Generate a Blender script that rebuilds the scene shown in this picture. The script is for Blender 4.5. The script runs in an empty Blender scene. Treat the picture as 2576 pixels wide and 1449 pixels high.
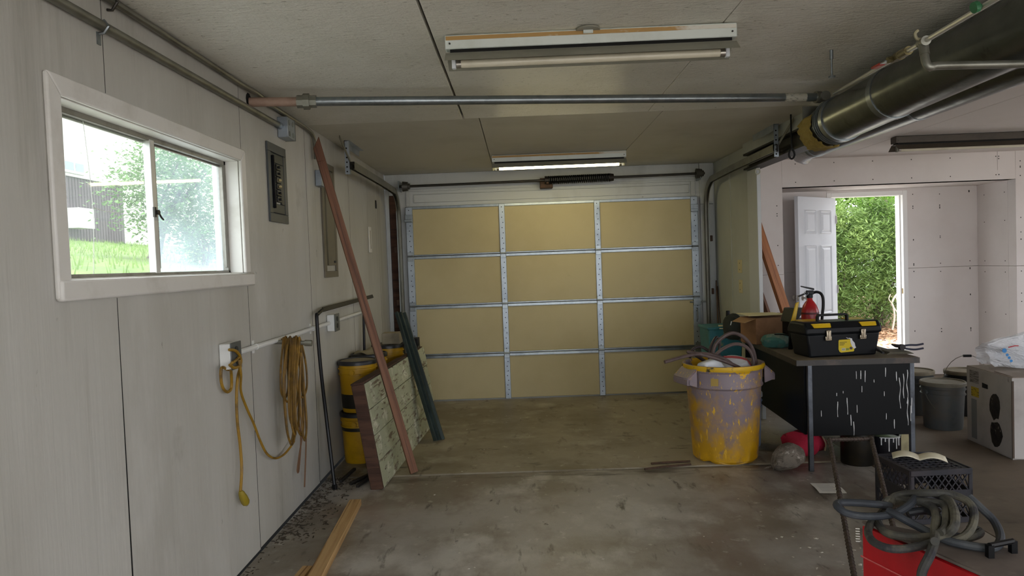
import bpy, math, random
from mathutils import Vector as V, Matrix

# ------------------------------------------------------------------ camera, sky, exposure
W, H = 2576, 1449
F, YAW, PITCH, ROLL, CH = 1784.66, -.0121, -.0354, -.0367, 1.4411
_d = V((math.sin(YAW)*math.cos(PITCH), math.cos(YAW)*math.cos(PITCH), math.sin(PITCH)))
_r0 = V((math.cos(YAW), -math.sin(YAW), 0)); _u0 = _r0.cross(_d)
_r = _r0*math.cos(ROLL) + _u0*math.sin(ROLL); _u = -_r0*math.sin(ROLL) + _u0*math.cos(ROLL)
CAM = V((0, 0, CH))
scene = bpy.context.scene
col = scene.collection
cam = bpy.data.objects.new('camera', bpy.data.cameras.new('camera')); col.objects.link(cam)
cam.data.sensor_width = 36; cam.data.lens = F/W*36; cam.data.clip_start = .05
cam.matrix_world = Matrix(((_r.x, _u.x, -_d.x, 0), (_r.y, _u.y, -_d.y, 0), (_r.z, _u.z, -_d.z, CH), (0, 0, 0, 1)))
scene.camera = cam
vs = scene.view_settings
vs.view_transform = 'Standard'; vs.look = 'None'; vs.gamma = 1; vs.use_curve_mapping = False
vs.exposure = 2.35
scene.cycles.max_bounces = 14; scene.cycles.diffuse_bounces = 8; scene.cycles.transparent_max_bounces = 16
scene.cycles.sample_clamp_indirect = 6

world = bpy.data.worlds.new('overcast_sky'); scene.world = world; world.use_nodes = True
nt = world.node_tree; nt.nodes.clear()
wo = nt.nodes.new('ShaderNodeOutputWorld'); wb = nt.nodes.new('ShaderNodeBackground')
wt = nt.nodes.new('ShaderNodeTexCoord'); wx = nt.nodes.new('ShaderNodeSeparateXYZ')
wr = nt.nodes.new('ShaderNodeValToRGB'); wr.color_ramp.elements[0].color = (.80, .84, .90, 1); wr.color_ramp.elements[1].color = (1, 1, 1, 1)
nt.links.new(wt.outputs['Generated'], wx.inputs[0]); nt.links.new(wx.outputs['Z'], wr.inputs[0])
nt.links.new(wr.outputs[0], wb.inputs[0]); wb.inputs[1].default_value = 1.25
nt.links.new(wb.outputs[0], wo.inputs[0])

# ------------------------------------------------------------------ pixel -> place (needs a surface the thing touches)
def ray(px, py): return _r*((px-W/2)/F) - _u*((py-H/2)/F) + _d
def oz(px, py, z=0): v = ray(px, py); return CAM + v*((z-CH)/v.z)
def ox(px, py, x=-1.39): v = ray(px, py); return CAM + v*(x/v.x)
def oy(px, py, y=7.45): v = ray(px, py); return CAM + v*(y/v.y)

# ------------------------------------------------------------------ materials
def lin(h):
    h = h.lstrip('#'); o = []
    for i in (0, 2, 4):
        c = int(h[i:i+2], 16)/255; o.append(c/12.92 if c <= .04045 else ((c+.055)/1.055)**2.4)
    return (*o, 1)
_mats = {}
def M(name, c, rough=.6, metal=0, layers=(), bump=None, co='pos', spec=.5, emit=0, trans=0, alpha=None):
    """procedural material; layers = (colour, scale, lo, hi, stretch xyz, kind, extra)"""
    if name in _mats: return _mats[name]
    m = bpy.data.materials.new(name); m.use_nodes = True; _mats[name] = m
    t = m.node_tree; N = t.nodes; L = t.links; b = N['Principled BSDF']
    b.inputs['Roughness'].default_value = rough; b.inputs['Metallic'].default_value = metal
    b.inputs['Specular IOR Level'].default_value = spec
    b.inputs['Base Color'].default_value = lin(c)
    if co == 'pos': src = N.new('ShaderNodeNewGeometry').outputs['Position']
    else: src = N.new('ShaderNodeTexCoord').outputs['Object']
    def tex(scale, st, kind, seed):
        mp = N.new('ShaderNodeMapping'); mp.inputs['Scale'].default_value = st; mp.inputs['Location'].default_value = (seed*3.1, seed*1.7, seed*2.3)
        L.new(src, mp.inputs[0])
        if kind == 'voro':
            x = N.new('ShaderNodeTexVoronoi'); x.inputs['Scale'].default_value = scale; L.new(mp.outputs[0], x.inputs['Vector']); return x.outputs['Distance']
        if kind == 'cell':
            x = N.new('ShaderNodeTexVoronoi'); x.inputs['Scale'].default_value = scale; L.new(mp.outputs[0], x.inputs['Vector'])
            s = N.new('ShaderNodeSeparateColor'); L.new(x.outputs['Color'], s.inputs[0]); return s.outputs[0]
        if kind == 'wave':
            x = N.new('ShaderNodeTexWave'); x.inputs['Scale'].default_value = scale; x.inputs['Distortion'].default_value = 5; x.inputs['Detail'].default_value = 3
            L.new(mp.outputs[0], x.inputs['Vector']); return x.outputs['Fac']
        x = N.new('ShaderNodeTexNoise'); x.inputs['Scale'].default_value = scale; x.inputs['Detail'].default_value = 6; x.inputs['Roughness'].default_value = .62
        L.new(mp.outputs[0], x.inputs['Vector']); return x.outputs['Fac']
    cur = None
    for i, ly in enumerate(layers):
        c2, sc, lo, hi = ly[:4]; st = ly[4] if len(ly) > 4 else (1, 1, 1); kind = ly[5] if len(ly) > 5 else 'noise'; ex = ly[6] if len(ly) > 6 else {}
        f = tex(sc, st, kind, i+1+ex.get('seed', 0))
        if 'z' in ex:      # wear that gathers between two heights
            sp = N.new('ShaderNodeSeparateXYZ'); L.new(src, sp.inputs[0])
            g = N.new('ShaderNodeMapRange'); g.inputs[1].default_value = ex['z'][0]; g.inputs[2].default_value = ex['z'][1]
            g.inputs[3].default_value = -ex['z'][2]; g.inputs[4].default_value = ex['z'][2]
            L.new(sp.outputs[ex.get('ax', 'Z')], g.inputs[0])
            a = N.new('ShaderNodeMath'); a.operation = 'ADD'; L.new(f, a.inputs[0]); L.new(g.outputs[0], a.inputs[1]); f = a.outputs[0]
        r = N.new('ShaderNodeMapRange'); r.inputs[1].default_value = lo; r.inputs[2].default_value = hi; r.inputs[4].default_value = ex.get('fac', 1); L.new(f, r.inputs[0])
        x = N.new('ShaderNodeMix'); x.data_type = 'RGBA'
        if cur is None: x.inputs[6].default_value = lin(c)
        else: L.new(cur, x.inputs[6])
        x.inputs[7].default_value = lin(c2); L.new(r.outputs[0], x.inputs[0]); cur = x.outputs[2]
        if 'rough' in ex:
            rr = N.new('ShaderNodeMapRange'); rr.inputs[3].default_value = rough; rr.inputs[4].default_value = ex['rough']; L.new(r.outputs[0], rr.inputs[0]); L.new(rr.outputs[0], b.inputs['Roughness'])
    if cur: L.new(cur, b.inputs['Base Color'])
    if bump:
        fs = None
        for (sc, amt, *rest) in (bump if isinstance(bump, list) else [bump]):
            st = rest[0] if rest else (1, 1, 1); kind = rest[1] if len(rest) > 1 else 'noise'
            bn = N.new('ShaderNodeBump'); bn.inputs['Strength'].default_value = 1; bn.inputs['Distance'].default_value = amt
            L.new(tex(sc, st, kind, 9), bn.inputs['Height'])
            if fs: L.new(fs, bn.inputs['Normal'])
            fs = bn.outputs[0]
        L.new(fs, b.inputs['Normal'])
    if emit:
        b.inputs['Emission Color'].default_value = lin(c); b.inputs['Emission Strength'].default_value = emit
    if trans:              # thin leaf or film: some light comes through
        o = N['Material Output']; tr = N.new('ShaderNodeBsdfTranslucent'); mx = N.new('ShaderNodeMixShader'); mx.inputs[0].default_value = trans
        if cur: L.new(cur, tr.inputs[0])
        else: tr.inputs[0].default_value = lin(c)
        L.new(b.outputs[0], mx.inputs[1]); L.new(tr.outputs[0], mx.inputs[2]); L.new(mx.outputs[0], o.inputs[0])
    if alpha is not None: b.inputs['Alpha'].default_value = alpha
    return m

def glass(name, haze, hc='#e8efec', sc=2.2, lo=.3, hi=.8, zlow=None):
    """dirty window glass: clear, faintly glossy, with a film that catches the daylight"""
    m = bpy.data.materials.new(name); m.use_nodes = True; t = m.node_tree; N = t.nodes; L = t.links; N.clear()
    o = N.new('ShaderNodeOutputMaterial'); tr = N.new('ShaderNodeBsdfTransparent'); tl = N.new('ShaderNodeBsdfTranslucent'); gl = N.new('ShaderNodeBsdfGlossy')
    gl.inputs['Roughness'].default_value = .03; tl.inputs[0].default_value = lin(hc); tr.inputs[0].default_value = (.96, .98, .97, 1)
    tc = N.new('ShaderNodeNewGeometry'); nz = N.new('ShaderNodeTexNoise'); nz.inputs['Scale'].default_value = sc; nz.inputs['Detail'].default_value = 5
    L.new(tc.outputs['Position'], nz.inputs['Vector'])
    r = N.new('ShaderNodeMapRange'); r.inputs[1].default_value = lo; r.inputs[2].default_value = hi; r.inputs[3].default_value = haze*.35; r.inputs[4].default_value = haze
    f = nz.outputs['Fac']
    if zlow:
        sp = N.new('ShaderNodeSeparateXYZ'); L.new(tc.outputs['Position'], sp.inputs[0])
        g = N.new('ShaderNodeMapRange'); g.inputs[1].default_value = zlow[0]; g.inputs[2].default_value = zlow[1]; g.inputs[3].default_value = zlow[2]; g.inputs[4].default_value = 0
        L.new(sp.outputs['Z'], g.inputs[0]); a = N.new('ShaderNodeMath'); a.operation = 'ADD'; L.new(f, a.inputs[0]); L.new(g.outputs[0], a.inputs[1]); f = a.outputs[0]
    L.new(f, r.inputs[0])
    m1 = N.new('ShaderNodeMixShader'); L.new(r.outputs[0], m1.inputs[0]); L.new(tr.outputs[0], m1.inputs[1]); L.new(tl.outputs[0], m1.inputs[2])
    m2 = N.new('ShaderNodeMixShader'); m2.inputs[0].default_value = .05; L.new(m1.outputs[0], m2.inputs[1]); L.new(gl.outputs[0], m2.inputs[2])
    L.new(m2.outputs[0], o.inputs[0]); return m

# ------------------------------------------------------------------ mesh building
def frame(d):
    d = V(d).normalized(); a = V((0, 0, 1)) if abs(d.z) < .9 else V((0, 1, 0)); x = a.cross(d).normalized(); return x, d.cross(x), d
def cr(pts, n=6, closed=False):
    P = [V(p) for p in pts]; out = []; k = len(P)
    rng = range(k) if closed else range(k-1)
    for i in rng:
        if closed: a, b, c, d = P[i-1], P[i], P[(i+1) % k], P[(i+2) % k]
        else: a, b, c, d = P[max(i-1, 0)], P[i], P[i+1], P[min(i+2, k-1)]
        for j in range(n):
            t = j/n; out.append(.5*((2*b)+(c-a)*t+(2*a-5*b+4*c-d)*t*t+(3*b-a-3*c+d)*t**3))
    if not closed: out.append(P[-1])
    return out
class G:
    def __init__(s): s.v = []; s.f = []
    def add(s, vs, fs):
        n = len(s.v); s.v += [V(v) for v in vs]; s.f += [tuple(i+n for i in f) for f in fs]; return s
    def box(s, a, b):
        (x0, y0, z0), (x1, y1, z1) = a, b
        x0, x1 = min(x0, x1), max(x0, x1); y0, y1 = min(y0, y1), max(y0, y1); z0, z1 = min(z0, z1), max(z0, z1)
        return s.add([(x0, y0, z0), (x1, y0, z0), (x1, y1, z0), (x0, y1, z0), (x0, y0, z1), (x1, y0, z1), (x1, y1, z1), (x0, y1, z1)],
                     [(0, 3, 2, 1), (4, 5, 6, 7), (0, 1, 5, 4), (1, 2, 6, 5), (2, 3, 7, 6), (3, 0, 4, 7)])
    def hexa(s, p): return s.add(p, [(0, 3, 2, 1), (4, 5, 6, 7), (0, 1, 5, 4), (1, 2, 6, 5), (2, 3, 7, 6), (3, 0, 4, 7)])
    def cyl(s, p0, p1, r0, r1=None, n=12, caps=True):
        r1 = r0 if r1 is None else r1; p0 = V(p0); p1 = V(p1); x, y, _ = frame(p1-p0); vs = []
        for p, r in ((p0, r0), (p1, r1)):
            vs += [p+x*r*math.cos(2*math.pi*i/n)+y*r*math.sin(2*math.pi*i/n) for i in range(n)]
        fs = [(i, (i+1) % n, n+(i+1) % n, n+i) for i in range(n)]
        if caps: fs += [tuple(range(n-1, -1, -1)), tuple(range(n, 2*n))]
        return s.add(vs, fs)
    def tube(s, pts, r, n=8, closed=False):
        P = [V(p) for p in pts]; k = len(P); vs = []; fs = []
        x = None
        for i in range(k):
            if closed: d = P[(i+1) % k]-P[i-1]
            else: d = P[min(i+1, k-1)]-P[max(i-1, 0)]
            if d.length < 1e-9: d = V((0, 0, 1))
            d.normalize()
            if x is None: x = frame(d)[0]
            x = (x-d*x.dot(d))
            if x.length < 1e-6: x = frame(d)[0]
            x.normalize(); y = d.cross(x); rr = r[i] if isinstance(r, (list, tuple)) else r
            vs += [P[i]+x*rr*math.cos(2*math.pi*j/n)+y*rr*math.sin(2*math.pi*j/n) for j in range(n)]
        for i in range(k if closed else k-1):
            a = i*n; b = ((i+1) % k)*n
            fs += [(a+j, a+(j+1) % n, b+(j+1) % n, b+j) for j in range(n)]
        if not closed: fs += [tuple(range(n-1, -1, -1)), tuple(range((k-1)*n, k*n))]
        return s.add(vs, fs)
    def lathe(s, prof, n=28, c=(0, 0, 0), fn=None, caps=True):
        c = V(c); vs = []; fs = []
        for (r, z) in prof:
            for i in range(n):
                a = 2*math.pi*i/n; p = V((r*math.cos(a), r*math.sin(a), z))
                if fn: p = fn(p, a)
                vs.append(c+p)
        for k in range(len(prof)-1):
            fs += [(k*n+i, k*n+(i+1) % n, (k+1)*n+(i+1) % n, (k+1)*n+i) for i in range(n)]
        if caps and prof[0][0] > 1e-4: fs.append(tuple(range(n-1, -1, -1)))
        if caps and prof[-1][0] > 1e-4: fs.append(tuple(range((len(prof)-1)*n, len(prof)*n)))
        return s.add(vs, fs)
    def prism(s, poly, d0, d1, mp):
        n = len(poly); vs = [mp(a, b, d0) for a, b in poly]+[mp(a, b, d1) for a, b in poly]
        return s.add(vs, [tuple(range(n-1, -1, -1)), tuple(range(n, 2*n))]+[(i, (i+1) % n, n+(i+1) % n, n+i) for i in range(n)])
    def grid(s, fn, nu, nv):
        vs = [fn(i/nu, j/nv) for j in range(nv+1) for i in range(nu+1)]
        return s.add(vs, [(j*(nu+1)+i, j*(nu+1)+i+1, (j+1)*(nu+1)+i+1, (j+1)*(nu+1)+i) for j in range(nv) for i in range(nu)])
    def xf(s, m): s.v = [m @ v for v in s.v]; return s

def mesh(name, g, mat, smooth=35):
    me = bpy.data.meshes.new(name); me.from_pydata([tuple(v) for v in g.v], [], g.f); me.materials.append(mat); me.update()
    if smooth:
        me.polygons.foreach_set('use_smooth', [True]*len(me.polygons)); me.set_sharp_from_angle(angle=math.radians(smooth))
    return me
def tag(o, label=None, cat=None, group=None, kind=None):
    if label: o['label'] = label
    if cat: o['category'] = cat
    if group: o['group'] = group
    if kind: o['kind'] = kind
    return o
def root(name, loc=(0, 0, 0), rz=0, label=None, cat=None, group=None, kind=None, mat=None):
    o = bpy.data.objects.new(name, None); col.objects.link(o); o.empty_display_size = .1
    o.matrix_world = mat if mat is not None else Matrix.Translation(V(loc)) @ Matrix.Rotation(rz, 4, 'Z')
    return tag(o, label, cat, group, kind)
def part(name, g, mat, parent, world=False, bevel=0, smooth=35, label=None, kind=None, seg=1):
    """a mesh under its thing; coordinates in the thing's frame unless world=True"""
    if world:
        p = parent
        while p.parent: p = p.parent
        inv = (p.matrix_world if p.type == 'EMPTY' else p.matrix_world).inverted(); g.v = [inv @ v for v in g.v]
    o = bpy.data.objects.new(name, mesh(name, g, mat, smooth)); col.objects.link(o); o.parent = parent
    if bevel: bev(o, bevel, seg)
    return tag(o, label, kind=kind)
def bev(o, w, seg=1):
    b = o.modifiers.new('edge', 'BEVEL'); b.width = w; b.segments = seg; b.limit_method = 'ANGLE'; b.angle_limit = math.radians(50); return o
def solo(name, g, mat, label=None, cat=None, group=None, kind=None, bevel=0, smooth=35, seg=1, local=None):
    """a thing that is one mesh, its origin at its base"""
    if local is None:
        xs = [v.x for v in g.v]; ys = [v.y for v in g.v]; zs = [v.z for v in g.v]
        c = V(((min(xs)+max(xs))/2, (min(ys)+max(ys))/2, min(zs))); local = Matrix.Translation(c); g.v = [v-c for v in g.v]
    o = bpy.data.objects.new(name, mesh(name, g, mat, smooth)); col.objects.link(o); o.matrix_world = local
    if bevel: bev(o, bevel, seg)
    return tag(o, label, cat, group, kind)
def axes(p0, p1, up=(0, 0, 1)):      # frame with X along p0->p1, Z near up
    p0 = V(p0); x = (V(p1)-p0).normalized(); z = V(up); z = (z-x*z.dot(x)).normalized(); y = z.cross(x)
    return Matrix(((x.x, y.x, z.x, p0.x), (x.y, y.y, z.y, p0.y), (x.z, y.z, z.z, p0.z), (0, 0, 0, 1)))
rnd = random.Random(7)

# ------------------------------------------------------------------ palette
white_wall = M('painted_plywood', '#bcbab3', .45, layers=[('#aaa79e', 1.3, .42, .72, (1, 1, .35)), ('#8a867b', 3.2, .58, .74, (1, 2.2, .16), 'noise', {'fac': .55}), ('#c8c6c0', 2, .58, .75, (1, 1, .4), 'noise', {'seed': 3}), ('#5f594e', 16, .69, .76, (1, 1, .5), 'noise', {'fac': .7}), ('#67604f', 2.4, .64, .80, (1, 1.4, 1), 'noise', {'fac': .5})],
               bump=[(3, .004, (1, 1, .2)), (60, .0006, (1, 1, .15)), (11, .0035, (.01, 1, .01))])
white_paint = M('white_gloss_paint', '#dedfdc', .35, layers=[('#b9b7b0', 4, .55, .85), ('#8b857b', 30, .72, .82)], bump=(25, .0006))
grey_white = M('grey_white_boards', '#c3c6c6', .55, layers=[('#a3a5a3', 2.4, .5, .8, (1, 1, .4)), ('#5d5b55', 24, .72, .8, (.4, 1, 1))], bump=(40, .0008, (.2, 1, 1)))
osb = M('painted_strand_board', '#e6e3d8', .30, layers=[('#d3cfc1', 1.6, .45, .75), ('#908b78', 30, .63, .70, (1, 2.2, 1)), ('#4f4a3a', 34, .69, .74, (1, 2.6, 1))], bump=[(24, .010, (1, 2.2, 1)), (70, .002, (1.5, 1, 1)), (4, .008)], spec=.7)
smooth_ceiling = M('painted_ceiling_sheet', '#cbc7b9', .55, spec=.35, layers=[('#b3ae9f', 1.4, .5, .85), ('#77715f', 9, .68, .85, (1, 1, 1), 'noise', {'fac': .5})], bump=(3, .004))
drywall = M('bare_drywall', '#ded7d3', .8, layers=[('#cfc6c1', .9, .45, .8), ('#9b918b', 20, .74, .82)], bump=(2, .002))
concrete = M('worn_concrete', '#a09b94', .38, layers=[
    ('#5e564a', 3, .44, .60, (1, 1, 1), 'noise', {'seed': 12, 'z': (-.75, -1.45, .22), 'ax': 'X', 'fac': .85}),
    ('#7f766a', 1.0, .44, .58), ('#b5b1aa', 2.4, .52, .66, (1.2, .8, 1)), ('#75675d', 1.9, .56, .70, (1, .6, 1)), ('#8d7a6e', 1.2, .58, .72, (1.3, 1, 1), 'noise', {'seed': 4, 'fac': .6}),
    ('#4f4a42', 5, .60, .70, (2.4, .6, 1)), ('#c4c1ba', 11, .62, .72, (1, 1, 1), 'noise', {'seed': 2, 'fac': .7}), ('#3a352e', 9, .66, .72, (1.4, .9, 1), 'noise', {'seed': 9}), ('#ddd9d0', 60, .74, .76), ('#3f372e', 4, .60, .74, (.6, 3, 1), 'noise', {'seed': 6, 'z': (4.45, 4.83, .22), 'ax': 'Y', 'fac': .8})],
    bump=[(6, .004), (80, .0008)], spec=.55)
concrete_far = M('worn_concrete_far', '#938a78', .5, layers=[
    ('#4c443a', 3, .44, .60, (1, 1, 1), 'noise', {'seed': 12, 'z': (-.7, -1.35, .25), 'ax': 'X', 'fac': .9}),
    ('#786e5b', 1.2, .44, .60), ('#a69f90', 2.6, .54, .70), ('#5b5142', 5, .58, .70, (1.8, .7, 1)), ('#453d31', 3.4, .62, .72, (.8, 2.2, 1), 'noise', {'seed': 5}), ('#b6ae9d', 12, .63, .72, (1, 1, 1), 'noise', {'fac': .6})], bump=[(6, .004), (80, .0008)])
dirt_floor = M('dirty_brown_concrete', '#6e6150', .7, layers=[('#544838', 1.4, .42, .7), ('#7e7262', 3, .6, .8), ('#3a3025', 4, .6, .78, (.6, 2, 1))], bump=[(6, .006), (60, .001)])
galv = M('galvanised_steel', '#8f9699', .32, .9, layers=[('#7c8387', 9, .4, .7), ('#9ba1a4', 35, .4, .7, (1, 1, 1), 'cell', {'fac': .35})], bump=(30, .0006))
galv_dull = M('dull_galvanised_conduit', '#8a897f', .42, .75, layers=[('#6c6a5f', 6, .45, .75)])
zinc = M('zinc_plate', '#a4adb6', .38, .6, layers=[('#858f99', 5, .45, .7), ('#6a6f74', 24, .65, .8)])
duct_metal = M('duct_sheet_metal', '#6d716d', .28, .9, layers=[('#565a56', 3.2, .4, .72), ('#424541', 12, .6, .8)], bump=(4, .004))
dark_steel = M('dark_steel', '#3c3a37', .45, .7, layers=[('#54493f', 8, .55, .75)])
black_beam = M('black_painted_beam', '#14130f', .5, layers=[('#2c241b', 5, .6, .8)])
black_paint = M('black_paint', '#0b0b0d', .4, layers=[('#1a1816', 7, .55, .8)], spec=.25)
black_plastic = M('black_plastic', '#0c0e11', .45, layers=[('#16191c', 6, .5, .8)], spec=.25, bump=(220, .0003))
rust = M('rusty_steel', '#5a4334', .7, .3, layers=[('#3b2f28', 14, .4, .7), ('#6e5545', 40, .6, .8)], bump=(60, .001))
cream = M('cream_insulation_board', '#b9ac85', .62, layers=[('#ad9f77', 1.2, .45, .8), ('#948864', 3.2, .68, .84), ('#6a5d42', 28, .74, .80)], bump=(5, .0015))
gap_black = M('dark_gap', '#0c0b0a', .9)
red_paint = M('red_enamel', '#b3121c', .34, layers=[('#8d0f17', 3, .5, .8), ('#c9c0bd', 22, .755, .775), ('#5c2a22', 30, .70, .78)], bump=(4, .004), spec=.5)
dusty_top = M('dusty_grey_paint', '#6d625a', .75, layers=[('#59504a', 5, .45, .7), ('#867b72', 12, .62, .8)])
rubber = M('dusty_rubber', '#3b3a35', .8, layers=[('#5d594b', 9, .46, .62), ('#26262a', 16, .52, .66)], co='pos', bump=(60, .001))
rubber_dark = M('dark_rubber', '#24262b', .6, layers=[('#3d4148', 10, .5, .75)])
yellow_cord = M('yellow_cord_jacket', '#94701a', .5, layers=[('#5c4416', 14, .5, .7)])
paper = M('white_paper', '#e4e2da', .8, layers=[('#cfcabc', 8, .5, .8)])
tan_paper = M('tan_paper', '#d9cba6', .8, layers=[('#c4b58f', 8, .5, .8)])
card = M('brown_cardboard', '#8a6544', .85, layers=[('#6e4d31', 5, .45, .75), ('#5a3d28', 18, .6, .8)])
white_plastic = M('white_plastic', '#dfe2e6', .4, layers=[('#b9bcc2', 6, .5, .8)])
def wood(name, c, c2, c3, rough=.65):
    return M(name, c, rough, layers=[(c2, 3, .40, .60, (.5, 9, 9)), (c3, 5, .56, .68, (.22, 12, 12)), (c3, 2.2, .62, .72, (.4, 2, 2), 'noise', {'fac': .6})], bump=(8, .0012, (.3, 12, 12)), co='obj')
pine = wood('new_pine', '#bd9c6d', '#ab8757', '#85643a')
red_wood = wood('reddish_lumber', '#7c543b', '#5f3b27', '#2e1d14')
orange_wood = wood('orange_lumber', '#a86d42', '#935a34', '#4f2e1b')
old_wood = wood('weathered_timber', '#513729', '#3d271c', '#1f140e', .85)
trim_wood = wood('painted_trim', '#d8d6d0', '#cbc8c1', '#a9a49a', .4)
flaking = M('flaking_green_white_paint', '#abae94', .7, layers=[('#9a9d82', 3, .42, .7), ('#d0d0bd', 5, .56, .66, (1, 1.6, 1.6)), ('#6f6250', 13, .58, .63, (2.2, .4, 2.2)), ('#80786a', 20, .58, .65, (2, .4, 2)), ('#3e3226', 26, .66, .70, (1.6, .4, 1.6))], bump=(16, .003, (2, .5, 2)), co='obj')
bucket_yellow = M('yellow_bucket_plastic', '#b48a08', .4, layers=[('#8a6a0a', 5, .5, .8), ('#3a2e10', 16, .66, .76)])
bucket_grey = M('grey_bucket_plastic', '#4d5152', .5, layers=[('#5f564a', 4, .5, .75), ('#33383c', 7, .55, .8)])
leaf_a = M('leaf_fresh', '#78aa34', .6, layers=[('#9acb48', 1.6, .42, .72), ('#4c7a22', 2.4, .6, .8)], trans=.5)
leaf_b = M('leaf_cedar', '#647e40', .7, layers=[('#8a9f58', 1.3, .48, .68), ('#3d562a', 2, .52, .70)], trans=.35)
leaf_c = M('leaf_tree_pale', '#5d8048', .6, layers=[('#76995c', .8, .45, .7), ('#3d5f33', 1.4, .55, .8)], trans=.3)
bark = M('bark', '#5b5045', .9, layers=[('#3a332b', 6, .45, .7, (3, 3, .5))], bump=(9, .02, (3, 3, .4)))
grass_mat = M('lawn', '#5d7836', .9, layers=[('#748a45', 1.2, .4, .7), ('#4b622c', 4, .5, .8)], bump=(30, .03), trans=0)

# ------------------------------------------------------------------ dimensions of the room (metres)
XL, XR, D, HC = -1.39, 2.06, 7.45, 2.41
YB, XE = -1.9, 6.8          # wall behind the camera, far side wall of the open right bay
AL0, AL1, AY, AZ = 2.76, 5.17, 8.07, 2.12   # alcove

# ================================================================== THE SETTING
# ---- floor: two pours of concrete in the bay, a browner slab under the open bay, alcove slab
fl = root('floor', (0, 0, 0), kind='structure', label='stained grey concrete floor with a joint across the bay')
JY = 4.83
g = G().box((XL, YB, -.12), (2.30, JY-.006, 0)); part('slab', g, concrete, fl, bevel=.004, label='scuffed grey near slab')
g = G().box((XL, JY+.004, -.12), (2.30, D+.15, .006)); part('slab', g, concrete_far, fl, bevel=.006, label='tan brown far slab')
g = G().box((2.302, YB, -.12), (XE, D, 0)); part('slab', g, dirt_floor, fl, bevel=.003, label='dirty brown slab of the open bay')
g = G().box((AL0, D, -.12), (AL1, AY+.14, .002)); part('slab', g, dirt_floor, fl)

# ---- left wall of painted plywood sheets, window hole y 2.16-3.55, z 1.44-2.0
WY0, WY1, WZ0, WZ1 = 2.16, 3.55, 1.44, 2.0
wl = root('wall_left', (XL, 2, 0), kind='structure', label='white painted plywood wall with vertical seams and a window')
part('wall_core', G().box((XL-.14, YB, -.12), (XL-.022, WY0-.02, HC+.05)).box((XL-.14, WY1+.02, -.12), (XL-.022, D+.15, HC+.05))
     .box((XL-.14, WY0-.02, -.12), (XL-.022, WY1+.02, WZ0-.02)).box((XL-.14, WY0-.02, WZ1+.02), (XL-.022, WY1+.02, HC+.05)), gap_black, wl, world=True, smooth=0)
seams = [YB, 0, 1.21, 2.425, 3.60, 4.69, 5.86, 7.03, D]
for i in range(len(seams)-1):
    a, b = seams[i]+.001, seams[i+1]-.001
    gg = 0
    def sheet(y0, y1, z0, z1): part('plywood_sheet', G().box((XL-.02, y0, z0), (XL, y1, z1)), white_wall, wl, world=True)
    z0 = .012+.006*(i % 3)
    if b <= WY0 or a >= WY1: sheet(a+(gg if i == 3 else 0), b-(gg if i == 2 else 0), z0, HC-.002)
    else:
        y0, y1 = max(a, WY0), min(b, WY1)
        if a < WY0: sheet(a, WY0, z0, HC-.002)
        if b > WY1: sheet(WY1, b, z0, HC-.002)
        sheet(y0+(gg if i == 3 else 0), y1-(gg if i == 2 else 0), z0, WZ0); sheet(y0, y1, WZ1, HC-.002)

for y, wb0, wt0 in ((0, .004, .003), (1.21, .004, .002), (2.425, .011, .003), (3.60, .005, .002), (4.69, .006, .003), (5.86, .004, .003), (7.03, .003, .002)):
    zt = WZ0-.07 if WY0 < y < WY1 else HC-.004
    part('seam_shade', G().hexa([(XL-.01, y-wb0/2, .02), (XL+.0006, y-wb0/2, .02), (XL+.0006, y+wb0/2, .02), (XL-.01, y+wb0/2, .02), (XL-.01, y-wt0/2, zt), (XL+.0006, y-wt0/2, zt), (XL+.0006, y+wt0/2, zt), (XL-.01, y+wt0/2, zt)]), gap_black, wl, world=True, smooth=0)  # black strip laid over the joint, painting in the seam's shadow line
part('seam_shade', G().box((XL-.01, 2.424, WZ1+.07), (XL+.0006, 2.4265, HC-.004)), gap_black, wl, world=True, smooth=0)

# ---- window
w1 = root('window_1', (XL, 2.855, WZ0), kind='structure', label='aluminium sliding window in white casing with hazy panes')
cas = M('window_casing_paint', '#d9d6d0', .4, layers=[('#c0bbb2', 5, .5, .8), ('#8a847a', 26, .74, .82)], bump=(18, .0008))
cw = .062
def casing(p): part('casing_board', G().prism(p, XL, XL+.018, lambda a, b, d: V((d, a, b))), cas, w1, world=True, bevel=.006, seg=2)
casing([(WY0-cw, WZ1+cw), (WY0, WZ1), (WY0, WZ0-.0), (WY0-cw, WZ0-cw)])
casing([(WY0-cw, WZ1+cw), (WY1+cw, WZ1+cw), (WY1, WZ1), (WY0, WZ1)][::-1])
casing([(WY1+cw, WZ1+cw), (WY1+cw, WZ0), (WY1, WZ0), (WY1, WZ1)])
part('casing_board', G().box((XL, WY0-cw+.002, WZ0-cw-.004), (XL+.026, WY1+cw+.03, WZ0-.001)), cas, w1, world=True, bevel=.008, seg=2)
jx = XL-.13
part('jamb', G().box((jx, WY0-.02, WZ0), (XL-.0005, WY0+.003, WZ1)), cas, w1, world=True)
part('jamb', G().box((jx, WY1-.003, WZ0), (XL-.0005, WY1+.02, WZ1)), cas, w1, world=True)
part('jamb', G().box((jx, WY0-.02, WZ1-.003), (XL-.0005, WY1+.02, WZ1+.02)), cas, w1, world=True)
part('sill', G().box((jx, WY0-.02, WZ0-.02), (XL-.0005, WY1+.02, WZ0+.003)), cas, w1, world=True)
alu = M('weathered_aluminium', '#8e8a82', .4, .6, layers=[('#6d675e', 12, .45, .75)])
fx0, fx1, fw = XL-.10, XL-.062, .022
part('frame_rail', G().box((fx0, WY0, WZ1-fw), (fx1, WY1, WZ1)).box((fx0+.006, WY0, WZ1-fw-.008), (fx1-.022, WY1, WZ1-fw)), alu, w1, world=True, bevel=.002)
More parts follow.
